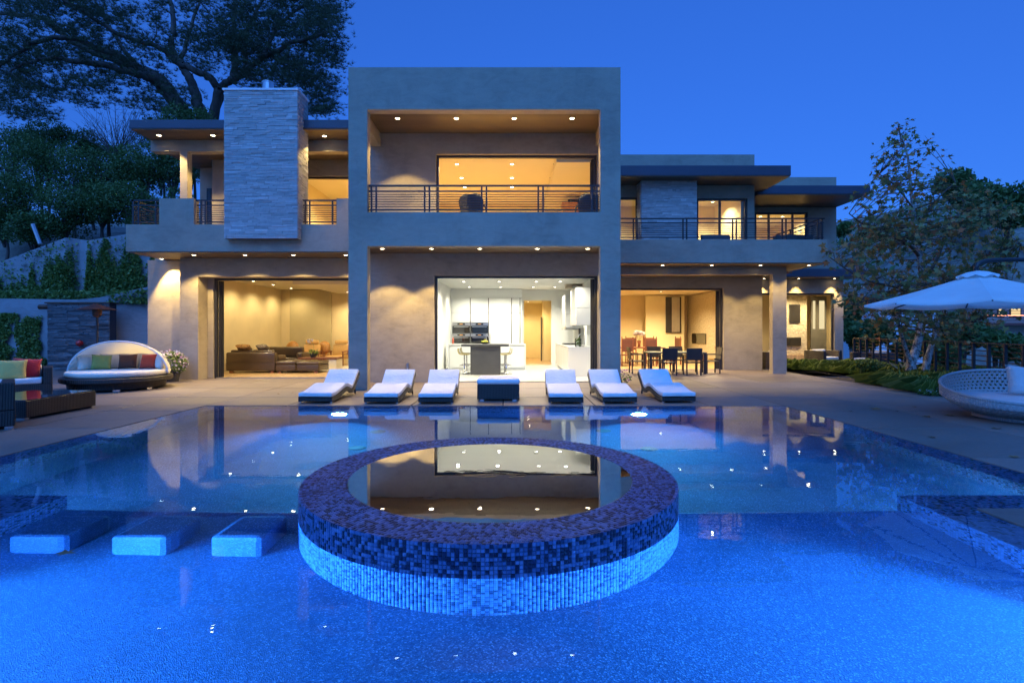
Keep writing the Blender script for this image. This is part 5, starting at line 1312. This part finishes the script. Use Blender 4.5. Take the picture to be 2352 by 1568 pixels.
limbs = [  # (points (xd, yd, dy)), r0, r1
    ([(452, 330, 0), (425, 270, 0), (392, 222, .2), (360, 180, .6), (321, 160, 1), (281, 144, 1.3), (202, 112, 1.8), (151, 86, 2), (100, 43, 2.4), (0, 31, 3), (-120, 20, 3)], .62, .10),
    ([(440, 300, -.3), (378, 191, -.8), (340, 178, -1.1), (299, 166, -1.4), (230, 148, -2), (165, 140, -2.4), (119, 133, -2.8), (65, 144, -3.3), (20, 165, -3.5)], .40, .06),
    ([(353, 187, -.4), (281, 133, -.6), (216, 108, -.8), (155, 86, -1.2), (72, 104, -2), (22, 133, -2.4), (-20, 165, -2.5)], .28, .08),
    ([(462, 330, .4), (464, 270, .4), (452, 235, .5), (443, 202, .7), (430, 170, .9), (414, 144, 1), (392, 108, 1.2), (400, 54, 1.5), (380, -40, 2)], .48, .14),
    ([(475, 320, 0), (500, 215, -.2), (500, 205, -.2), (482, 180, -.5), (443, 162, -.8), (403, 140, -1.1), (360, 108, -1.5), (288, 86, -2), (210, 40, -2.6), (120, -20, -3)], .34, .10),
    ([(480, 330, .2), (490, 270, .2), (504, 216, .1), (511, 198, 0), (551, 173, -.4), (605, 133, -1), (666, 101, -1.6), (738, 79, -2.2), (775, 70, -2.6)], .42, .07),
    ([(535, 190, .0), (540, 137, .2), (533, 90, .4), (540, 36, .8), (533, -40, 1.2)], .30, .10),
    ([(562, 160, -.2), (565, 90, .4), (583, 36, .8), (620, -30, 1.4)], .20, .08),
    ([(415, 145, .8), (440, 60, 1.8), (470, -30, 2.6)], .18, .07),
    ([(620, 128, -1), (690, 160, -1.4), (745, 190, -1.8), (770, 205, -2)], .12, .03),
    ([(600, 137, -1), (640, 60, -.6), (700, 10, -.2), (740, -10, 0)], .16, .05),
    ([(320, 160, 1), (250, 60, 2), (200, -30, 3)], .18, .06),
    ([(555, 172, -.4), (640, 205, -1.6), (700, 235, -2.2), (745, 250, -2.6)], .09, .03),
]
tr = MB(); nodes = []
for pts, r0, r1 in limbs:
    P = smooth_pts([P3(a, b_, PY_+c)-PO for a, b_, c in pts], 5)
    # gnarl
    P = [p+Vector(rg0.normal(size=3)*.035) for p in P]
    n = len(P); rad = [(r0+(r1-r0)*(i/(n-1))**.8)*.82 for i in range(n)]
    tr.tube(P, rad, 9); nodes += [(p, r) for p, r in zip(P, rad)][6:]
tr.build('trunk', M_PINEBARK, pine, smooth=True)
ell = [(400, 10, 400, 105, 270), (90, 60, 170, 100, 110), (640, 80, 130, 120, 150), (735, 110, 55, 95, 60), (560, 110, 120, 90, 60), (60, 225, 90, 38, 34), (140, 165, 120, 45, 48), (215, 220, 60, 28, 14), (725, 215, 60, 45, 34),
       (745, 252, 34, 14, 10), (300, 150, 90, 50, 30), (330, 215, 60, 40, 14), (640, 190, 60, 40, 16), (440, 120, 60, 50, 14), (20, 140, 60, 60, 24), (400, 230, 60, 40, 16), (60, 262, 60, 14, 9)]
pads = []
for cx_, cy_, rx, ry, k in ell:
    k *= 1.45
    while k > 0:
        u, v = rg0.uniform(-1, 1, 2)
        if u*u+v*v > 1: continue
        pads.append(P3(cx_+u*rx, cy_+v*ry, PY_+rg0.uniform(-4.5, 4.5))-PO); k -= 1
NP = np.array([tuple(p) for p, _ in nodes]); NR = [r for _, r in nodes]
dist = [np.min(np.linalg.norm(NP-np.array(p), axis=1)) for p in pads]
order = np.argsort(dist)
tw = MB(); pts_ = [tuple(p) for p in NP]; rads = list(NR); nn_list = list(pts_)
arr = np.array(nn_list)
for oi in order:
    p = np.array(pads[oi]); d_ = np.linalg.norm(arr-p, axis=1); j = int(np.argmin(d_)); q = Vector(nn_list[j]); pv = Vector(p)
    L_ = (pv-q).length; mid = q.lerp(pv, .5)+Vector((rg0.normal()*.10*L_, rg0.normal()*.10*L_, -.08*L_))
    r = min(rads[j]*.6, .02+.018*L_)
    cv = smooth_pts([q, mid, pv], 3); tw.tube(cv, [r, r*.9, r*.8, r*.7, r*.6, r*.5, r*.4][:len(cv)], 5, caps=False)
    for i, c in enumerate(cv[2:]): nn_list.append(tuple(c)); rads.append(max(.012, r*.6))
    arr = np.array(nn_list)
tw.build('branches', M_PINEBARK, pine, smooth=True)
cent = []
for p in pads:
    rr = rg0.uniform(.35, .9); k = int(8+13*rr)
    q = rg0.normal(size=(k, 3))*np.array([rr*.55, rr*.55, rr*.20]); cent.append(np.array(p)+q)
cent = np.concatenate(cent)
needle_tufts('crown', cent, 15, .26, .02, pine, 4)

# ---- generic leafy trees
def leafy_tree(name, label, base, crown_c, crown_r, n, size, m, seed, group=None, nblob=10, trunk_r=.12, barkm=None, cat='tree', tlow=0, skirt=False):
    rg = np.random.default_rng(seed)
    t = thing(name, label, cat, tuple(base), 0, group)
    bc = np.array(crown_c)-np.array(base); cr = np.array(crown_r)
    bl = []
    for k in range(nblob):
        q = rg.normal(size=3); q /= np.linalg.norm(q)
        if not skirt: q[2] = q[2]*.9+.1
        bl.append((bc+q*cr*.62*rg.uniform(.6, 1.1), cr*rg.uniform(.30, .52)))
    tr_ = MB(); tr_.tube(smooth_pts([(0, 0, 0), tuple(bc*.4+rg.normal(size=3)*.1), tuple(bc*.9)], 4), [trunk_r*(1-.08*i) for i in range(9)], 7)
    for c, r in bl: tr_.tube([tuple(bc*.45), tuple((bc*.5+c*.5)+rg.normal(size=3)*.08), tuple(c)], [trunk_r*.45, trunk_r*.3, trunk_r*.12], 5)
    tr_.build('trunk', barkm or M_PINEBARK, t, smooth=True)
    def f(rg_, n_):
        out = []
        per = n_//nblob
        for c, r in bl:
            q = rg_.normal(size=(per, 3)); q /= np.linalg.norm(q, axis=1)[:, None]
            lump = 1+.22*np.sin(q[:, 0]*7+c[0]*3)*np.sin(q[:, 1]*6+c[1])*np.sin(q[:, 2]*8)
            out.append(c+q*r*(lump*(.45+.6*rg_.random(per)**.6))[:, None])
        return np.concatenate(out)
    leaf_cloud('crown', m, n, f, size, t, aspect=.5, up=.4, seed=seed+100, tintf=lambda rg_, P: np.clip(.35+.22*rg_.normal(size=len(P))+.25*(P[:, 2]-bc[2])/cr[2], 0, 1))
    return t
hl = [(20, 350, 30, 62), (95, 380, 29, 60), (110, 320, 34, 40), (170, 420, 28, 66), (250, 400, 28, 70), (330, 400, 27, 62), (395, 380, 27, 60), (60, 450, 27, 70), (150, 490, 26, 60), (235, 480, 26.5, 58), (310, 490, 26, 60), (385, 480, 26, 58), (10, 510, 26, 50), (80, 530, 25.5, 46), (370, 330, 30, 46), (440, 300, 28, 55), (215, 350, 33, 40)]
words = ['leftmost dark evergreen bush high on the left slope', 'dark evergreen beside the leftmost one high on the slope', 'rounded evergreen top against the sky at upper left', 'large dark evergreen in the middle of the left slope', 'dark evergreen just left of the loggia post', 'evergreen behind the left roof soffit', 'evergreen seen through the left loggia opening', 'low dark evergreen at the left picture edge', 'low evergreen above the curved garden wall end', 'low evergreen above the ivy wall, middle', 'low evergreen left of the balcony corner', 'low evergreen behind the left balcony railing', 'small evergreen at far left above the leaning pole', 'small evergreen directly behind the leaning pole', 'evergreen under the pine trunks behind the roof edge', 'evergreen at the foot of the pine trunks', 'small evergreen below the bare shrub']
for k, (xd, yd, yy, rpx) in enumerate(hl):
    c = P3(xd, yd, yy); r = rpx*yy/F*1.25
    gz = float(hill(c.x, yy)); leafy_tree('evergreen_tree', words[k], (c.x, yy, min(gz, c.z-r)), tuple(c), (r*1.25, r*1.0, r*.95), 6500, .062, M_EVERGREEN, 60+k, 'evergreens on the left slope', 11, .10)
# bare shrub against the sky
t = thing('bare_shrub', 'leafless twiggy shrub against the sky under the pine branches', 'shrub', tuple(P3(270, 360, 28))); mb = MB()
for k in range(70):
    a = rg0.uniform(-1.1, 1.0); b_ = rg0.uniform(-.6, .6); L_ = rg0.uniform(1.6, 3.6)
    e = Vector((math.sin(a)*L_, b_*L_*.5, math.cos(a)*L_*.85)); m_ = e*.5+Vector((rg0.normal()*.12, 0, rg0.normal()*.1))
    mb.tube([Vector((rg0.normal()*.2, 0, 0)), m_, e], [.018, .012, .004], 4, caps=False)
    for q in range(4):
        s_ = m_.lerp(e, rg0.uniform(0, .9)); mb.tube([s_, s_+Vector((rg0.normal()*.3, rg0.normal()*.2, abs(rg0.normal())*.45))], [.007, .003], 3, caps=False)
mb.build('twigs', M_PINEBARK, t)

# ---- sycamore in the right-hand bed
SY = 15.3
syc = thing('sycamore_tree', 'pale-barked young sycamore with turning leaves in the garden bed', 'tree', (X(2110, SY), SY, 0.03)); SO = Vector(syc.location)
sl = [([(2098, 880, 0), (2092, 838, 0), (2105, 800, .1), (2118, 740, .2), (2125, 690, .2), (2118, 640, .2), (2110, 580, .3), (2100, 500, .3), (2092, 430, .3), (2085, 360, .3), (2065, 300, .3)], .16, .02),
      ([(2122, 880, .1), (2128, 838, .1), (2138, 800, .2), (2150, 760, .4), (2160, 700, .6), (2178, 640, .9)], .13, .04),
      ([(2094, 838, -.1), (2080, 800, -.3), (2068, 760, -.5), (2060, 720, -.6)], .08, .03),
      ([(2122, 640, .2), (2150, 600, .5), (2175, 540, .8), (2215, 470, 1.1)], .06, .02), ([(2112, 590, .3), (2085, 560, .0), (2050, 545, -.3), (1990, 520, -.6), (1950, 490, -.7)], .05, .012),
      ([(2125, 690, .2), (2060, 660, -.3), (1980, 640, -.7), (1905, 590, -.9)], .05, .012), ([(2125, 700, .2), (2190, 650, .2), (2270, 600, .3), (2345, 560, .4)], .05, .015), ([(2104, 520, .3), (2160, 450, .6), (2195, 420, .75)], .04, .012),
      ([(2098, 480, .3), (2060, 430, .1), (2020, 400, 0)], .03, .01), ([(2120, 720, .2), (2060, 700, -.5), (2000, 690, -.8), (1960, 700, -.9)], .04, .012), ([(2138, 790, .2), (2190, 750, .4), (2240, 740, .6)], .05, .015), ([(2108, 560, .3), (2170, 520, 1.2), (2250, 500, 1.6), (2320, 470, 1.9)], .045, .012)]
mb = MB(); mbl = MB(); br = []
for pts, r0, r1 in sl:
    P = smooth_pts([P3(a, b_, SY+c)-SO for a, b_, c in pts], 4); n = len(P); (mb if r0 > .07 else mbl).tube(P, [r0+(r1-r0)*(i/(n-1))**.7 for i in range(n)], 8); br += P[n//4:]
lp, ld = [], []
def leaf_at(p, dr): lp.append(p); ld.append(dr)
tws = MB()
elS = [(2090, 380, 95, 75, 60), (2110, 480, 150, 70, 105), (2120, 580, 190, 75, 160), (2130, 680, 200, 60, 150), (2110, 745, 140, 40, 62), (1985, 560, 60, 60, 34), (2260, 560, 90, 90, 85), (1925, 595, 40, 30, 9), (1985, 690, 60, 45, 32), (2240, 690, 110, 60, 62), (2075, 310, 35, 22, 12), (2300, 470, 50, 50, 25), (2210, 760, 60, 40, 28)]
BR = np.array([tuple(p) for p in br])
for cx_, cy_, rx, ry, k in elS:
    while k > 0:
        u, v = rg0.uniform(-1, 1, 2)
        if u*u+v*v > 1: continue
        k -= 1.45; p = P3(cx_+u*rx, cy_+v*ry, SY+rg0.uniform(-1.7, 1.9))-SO
        q = Vector(BR[int(np.argmin(np.linalg.norm(BR-np.array(p), axis=1)))]); mid = q.lerp(p, .5)+Vector((0, 0, .08))
        cv = smooth_pts([q, mid, p], 3); tws.tube(cv, [.012, .011, .010, .008, .006, .005, .003][:len(cv)], 4, caps=False)
        for j in range(7):
            s_ = cv[int(rg0.integers(2, len(cv)))]; leaf_at(np.array(s_)+rg0.normal(size=3)*.16, np.array((p-q).normalized()) if (p-q).length > .01 else np.array((0, 0, 1.)))
mb.build('trunk', M_SYCBARK, syc, smooth=True); mbl.build('limbs', M_TWIG, syc, smooth=True); tag(tws.build('twigs', M_TWIG, syc), kind='stuff')
lob = [(0, 0), (.30, -.18), (.62, -.10), (.36, .10), (.80, .48), (.30, .42), (0, 1.0), (-.30, .42), (-.80, .48), (-.36, .10), (-.62, -.10), (-.30, -.18)]
LPn = np.array(lp); n = len(LPn); rgL = np.random.default_rng(9)
dd = np.array(ld)*.6+rgL.normal(size=(n, 3))*.6; dd[:, 2] -= .35; dd /= np.linalg.norm(dd, axis=1)[:, None]
nn = rgL.normal(size=(n, 3))*.7; nn[:, 2] += .8; nn[:, 1] -= .2; sd = np.cross(dd, nn); sd /= np.linalg.norm(sd, axis=1)[:, None]; nv_ = np.cross(sd, dd)
sz = .105*(.6+.8*rgL.random(n))[:, None]
V = np.stack([LPn+sd*sz*a+dd*sz*b_*1.2+nv_*sz*(.18*abs(a)) for a, b_ in lob], 1)
hgt = (LPn[:, 2]-2)/5
cards('crown', M_SYCLEAF, V.reshape(-1, 3), np.arange(12*n).reshape(n, 12), np.clip(rgL.random(n)**1.3, 0, 1), syc)

# ---- garden bed, fence, plants
bed = MB().prism([(9.75, 3), (16.3, 3), (16.3, 16.98), (12.7, 16.98), (12.7, 19.0), (9.80, 19.0), (9.76, 16)], -.4, -.02)
tag(bed.build('garden_bed', M_SOIL), kind='structure')
def sedge(loc, r, h, nbl, seed, label, grp='sedge clumps in the garden bed'):
    rg = np.random.default_rng(seed); t = thing('sedge_clump', label, 'grass clump', loc, 0, grp)
    a = rg.random(nbl)*2*np.pi; rr = r*.35*rg.random(nbl)**.5
    b0 = np.stack([rr*np.cos(a), rr*np.sin(a), np.zeros(nbl)], 1); out = np.stack([np.cos(a+rg.normal(size=nbl)*.6), np.sin(a+rg.normal(size=nbl)*.6), np.zeros(nbl)], 1)
    L_ = r*(.5+.7*rg.random(nbl))[:, None]; H_ = h*(.6+.6*rg.random(nbl)); sd_ = np.stack([-out[:, 1], out[:, 0], np.zeros(nbl)], 1)*.013
    m1 = b0+out*L_*.45; m1[:, 2] = H_; e1 = b0+out*L_; e1[:, 2] = H_*rg.uniform(.2, .8, nbl)
    V = np.stack([b0-sd_, b0+sd_, m1+sd_*.8, e1, m1-sd_*.8], 1).reshape(-1, 3)
    cards('blades', M_GRASS, V, np.arange(5*nbl).reshape(nbl, 5), np.clip(.5+.25*rg.normal(size=nbl), 0, 1), t)
sg = [(1850, 848, 'leftmost sedge clump at the tip of the bed'), (1890, 850, 'second sedge clump along the bed edge'), (1935, 853, 'third sedge clump, in front of the brown armchair'), (1975, 858, 'sedge clump in front of the right brown armchair'), (2015, 862, 'sedge clump before the agave'), (2060, 868, 'sedge clump left of the sycamore trunk'),
      (2075, 886, 'sedge clump at the front of the sycamore trunk'), (2150, 884, 'sedge clump right of the sycamore trunk'), (2195, 890, 'sedge clump by the round daybed'), (2130, 902, 'low sedge clump near the bed kerb'), (2240, 880, 'sedge clump behind the round daybed'), (2000, 846, 'far sedge clump near the boulder'), (2180, 866, 'far sedge clump by the fence'), (2290, 872, 'rightmost sedge clump by the fence')]
for k, (xd, yd, lab) in enumerate(sg):
    yy = 1850/(yd-757); sedge((max(10.15, X(xd, yy)), yy, -.02), .72, .36, 300, 200+k, lab)
t = thing('agave', 'striped agave rosette left of the sycamore', 'agave', (X(2078, 16.3), 16.3, -.02)); 
for k in range(17):
    a = k*2.4; L_ = .75-.018*k; tl = .35+.035*k; mb = MB(); vs_ = []
    for i in range(6):
        u = i/5; w = .07*(1-u)**.7*(.7+.6*math.sin(min(1, u*2)*1.5)); rad = L_*u*math.cos(tl+.5*(1-u)); hh = L_*u*math.sin(tl+.3)+.05
        c = Vector((math.cos(a)*rad, math.sin(a)*rad, hh)); s_ = Vector((-math.sin(a), math.cos(a), 0))*w; vs_ += [c-s_, c-s_*.6, c+s_*.6, c+s_]
    mb.add(vs_, [(4*i+1, 4*i+2, 4*i+6, 4*i+5) for i in range(5)], .05); 
    n0 = len(mb.v); mb.add(vs_, [(4*i, 4*i+1, 4*i+5, 4*i+4) for i in range(5)]+[(4*i+2, 4*i+3, 4*i+7, 4*i+6) for i in range(5)], 1.0); mb.build('leaf', M_AGAVE, t)
for k, (xd, yd, r, lab) in enumerate(((2000, 838, .55, 'light green rounded shrub behind the right armchair'), (2045, 842, .6, 'light green rounded shrub left of the agave'), (1985, 826, .45, 'small light shrub beyond the armchairs'))):
    yy = min(17.0, 1850/(yd-757)*.8); c = (X(xd, yy), yy, .3); leafy_tree('round_shrub', lab, (c[0], yy, -.02), c, (r, r*.8, .33), 1400, .05, M_IVY, 300+k, None, 6, .02, cat='shrub')
t = thing('white_flowers', 'low patch of small white flowers beside the round daybed', 'flowers', (X(2300*.94+5, 12.3), 12.3, -.02))
leaf_cloud('leaves', M_IVY, 500, blob((0, 0, .08), (.55, .4, .10)), .04, t, seed=71); leaf_cloud('blossoms', M_PETAL, 260, blob((0, 0, .12), (.5, .38, .08)), .022, t, aspect=.9, seed=72, tintf=lambda rg, P: .9+.1*rg.random(len(P)))
o = MB().lathe([(.0, -.1), (.3, -.05), (.36, .08), (.22, .18), (.0, .2)], 12).build('boulder', mat('sandstone', (.25, .21, .17), .9, .2, 4, .8, 12, .03), None, smooth=True); o.location = (X(2010, 17.3), 17.3, 0); o.scale = (1.3, .8, .6); tag(o, 'flat sandstone boulder among the sedges', 'boulder')
o = thing('path_light', 'slim steel path light in the sedges before the armchairs', 'path light', (X(1985*1.01, 16.9), 16.9, -.02)); MB().tube([(0, 0, 0), (0, 0, .5)], .022, 8).build('post', M_STEEL, o); MB().lathe([(.0, .5), (.05, .5), (.05, .56), (.0, .57)], 12).build('cap', M_STEEL, o)
# fallen leaves
k = 0
def dry_leaf(loc, s, label):
    a = rnd.random()*6.28; mb = MB(); vs_ = [(0, 0, .006)]+[(s*q*math.cos(w), s*q*math.sin(w), .004+.25*s*rnd.random()) for w, q in zip([i*2*math.pi/11 for i in range(11)], [1, .5, .9, .45, 1.05, .5, .95, .4, .85, .5, .6])]
    mb.add(vs_, [(0, 1+i, 1+(i+1) % 11) for i in range(11)], rnd.random()); o = mb.build('fallen_leaf', M_DRYLEAF); o.location = loc; o.rotation_euler = (0, 0, a); tag(o, label, 'leaf', 'fallen leaves on the deck')
for xd, yd, s_, w_ in ((2012, 940, .13, 'largest fallen leaf, on open deck below the sedges'), (2130, 958, .08, 'fallen leaf halfway between pool corner and round daybed'), (2182, 955, .09, 'fallen leaf just left of the round daybed'), (1955, 945, .05, 'tiny fallen leaf left of the largest one'), (2290, 985, .08, 'fallen leaf under the front of the round daybed'), (2140, 1005, .06, 'fallen leaf midway along the right pool edge'),
        (1925, 868, .07, 'fallen leaf near the tip of the garden bed'), (1880, 862, .05, 'small fallen leaf beside the square post'), (2060, 945, .05, 'small fallen leaf right of the largest one'), (2330, 1050, .07, 'fallen leaf nearest the right picture edge'), (2100, 935, .06, 'fallen leaf by the bed kerb'), (640, 905, .05, 'left one of two small fallen leaves before the sofa room'), (672, 902, .05, 'right one of two small fallen leaves before the sofa room')):
    yy = 1850/(yd-757); dry_leaf((X(xd, yy), yy, .001), s_, w_)
# fence
fa, fb = Vector((13.7, 21.5, 0)), Vector((10.9, 10.2, 0))
fn_ = thing('metal_fence', 'dark metal fence of horizontal bars along the right-hand bed', 'fence', (0, 0, 0)); dv = (fb-fa); Lf = dv.length; dv.normalize(); ang = math.atan2(dv.y, dv.x)
FM = Matrix.Translation(fa) @ Matrix.Rotation(ang, 4, 'Z'); k = 0
M_RUST = mat('rusted_steel', (.10, .05, .03), .6, .3, 8, .1)
while k*.62 < Lf: MB().box(k*.62-.03, k*.62+.03, -.03, .03, -.1, 1.15, M=FM).build('post', M_DARK, fn_); k += 1
for j in range(9): MB().box(0, Lf, .031, .045, .10+.125*j-.012, .10+.125*j+.012, M=FM).build('bar', M_RUST, fn_)
MB().box(0, Lf, -.03, .06, 1.151, 1.18, M=FM).build('top_rail', M_RUST, fn_)
# ---- beyond: neighbours, far trees
def neighbour(name, label, x0, x1, y, z0, z1, roofm, m, rows, flat=True, balcony=None):
    t = thing(name, label, 'house', (0, 0, 0)); box('wall', x0, x1, y, y+9, z0-6, z1, m, t); box('roof', x0-.5, x1+.5, y-.7, y+9.5, z1+.002, z1+.35, roofm, t)
    for (a, c, za, zb, lit) in rows:
        o = box('window', a, c, y-.06, y-.002, za, zb, M_DARK, t); box('pane', a+.12, c-.12, y-.075, y-.062, za+.1, zb-.1, emit('lit_window', (1, .72, .35), 1.1) if lit else M_BLACKGLASS, o)
    if balcony: o = box('balcony', balcony[0], balcony[1], y-1.3, y-.001, balcony[2]-.2, balcony[2], roofm, t); [box('bar', balcony[0], balcony[1], y-1.3, y-1.25, balcony[2]+.2*q, balcony[2]+.2*q+.05, roofm, o) for q in range(1, 6)]
    return t
wh = mat('neighbour_white', (.62, .64, .68), .8, .06, .5); tn = mat('neighbour_tan', (.40, .34, .30), .8, .1, .5); rf = mat('neighbour_roof', (.16, .06, .05), .7, .2, 2)
neighbour('neighbour_house', 'white neighbouring house half hidden behind the sycamore', X(2012, 44), X(2175, 44), 44, Z(790, 44), Z(690, 44), M_FASCIA, wh, [(X(2105, 44), X(2130, 44), Z(722, 44), Z(703, 44), False), (X(2040, 44), X(2070, 44), Z(722, 44), Z(703, 44), False), (X(2030, 44), X(2150, 44), Z(752, 44), Z(749, 44), False)])
nb = neighbour('neighbour_house', 'tan neighbouring house with red lit balcony at the right edge', X(2262, 48), X(2460, 48), 48, Z(800, 48), Z(692, 48), rf, tn, [(X(2290, 48), X(2306, 48), Z(728, 48), Z(704, 48), True), (X(2318, 48), X(2345, 48), Z(728, 48), Z(702, 48), True), (X(2360, 48), X(2400, 48), Z(728, 48), Z(702, 48), True)], balcony=(X(2264, 48), X(2460, 48), Z(742, 48)))
MB().tube([(X(2266+8*q, 46.6), 46.6, Z(724+(q % 2), 46.6)) for q in range(24)], .035, 5).build('light_string', emit('string_lights', (1, .35, .2), 3.0), nb)
neighbour('hill_house', 'small white house high on the right hillside', X(2100, 95), X(2126, 95), 95, Z(590, 95), Z(572, 95), wh, wh, [(X(2105, 95), X(2113, 95), Z(586, 95), Z(578, 95), False)])
ft = [(1937, 527, 110, 18, 'small umbrella pine on the far hill beside the house wall'), (2215, 440, 60, 62, 'large round tree on the hill behind the sycamore'), (2320, 470, 55, 75, 'tree on the hill at the right picture edge'), (2310, 500, 50, 40, 'tree below the hilltop, right of the sycamore crown'),       (1958, 715, 33, 36, 'dark tree beside the far end of the house'), (2205, 770, 30, 62, 'dark tree between the two neighbouring houses'), (2290, 800, 28, 55, 'dark shrubby tree below the tan neighbouring house'), (1985, 770, 28, 50, 'dark shrub behind the fence near the house'), (2080, 800, 27, 45, 'dark shrub behind the fence, left of the trunk'), (2160, 815, 27, 45, 'dark shrub behind the fence, right of the trunk'), (2350, 640, 60, 80, 'tree on the slope above the tan house'), (2040, 630, 80, 45, 'far tree on the slope left of the sycamore'), (2290, 610, 65, 50, 'far tree on the slope over the umbrella')]
for k, (xd, yd, yy, rpx, lab) in enumerate(ft):
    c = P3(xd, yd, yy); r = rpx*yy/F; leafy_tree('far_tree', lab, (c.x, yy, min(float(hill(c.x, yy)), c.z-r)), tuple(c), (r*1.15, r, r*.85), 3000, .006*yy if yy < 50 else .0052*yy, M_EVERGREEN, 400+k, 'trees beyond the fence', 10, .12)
sc_ = leaf_cloud('hillside_scrub', M_EVERGREEN, 5000, lambda rg, n: (lambda x, y: np.stack([x, y, hill(x, y)+.3+.9*rg.random(n)], 1))(40+70*rg.random(n), 60+80*rg.random(n)), .45, None, seed=90, up=1)
tag(sc_, 'low scrub covering the far right hillside', 'scrub', kind='stuff')
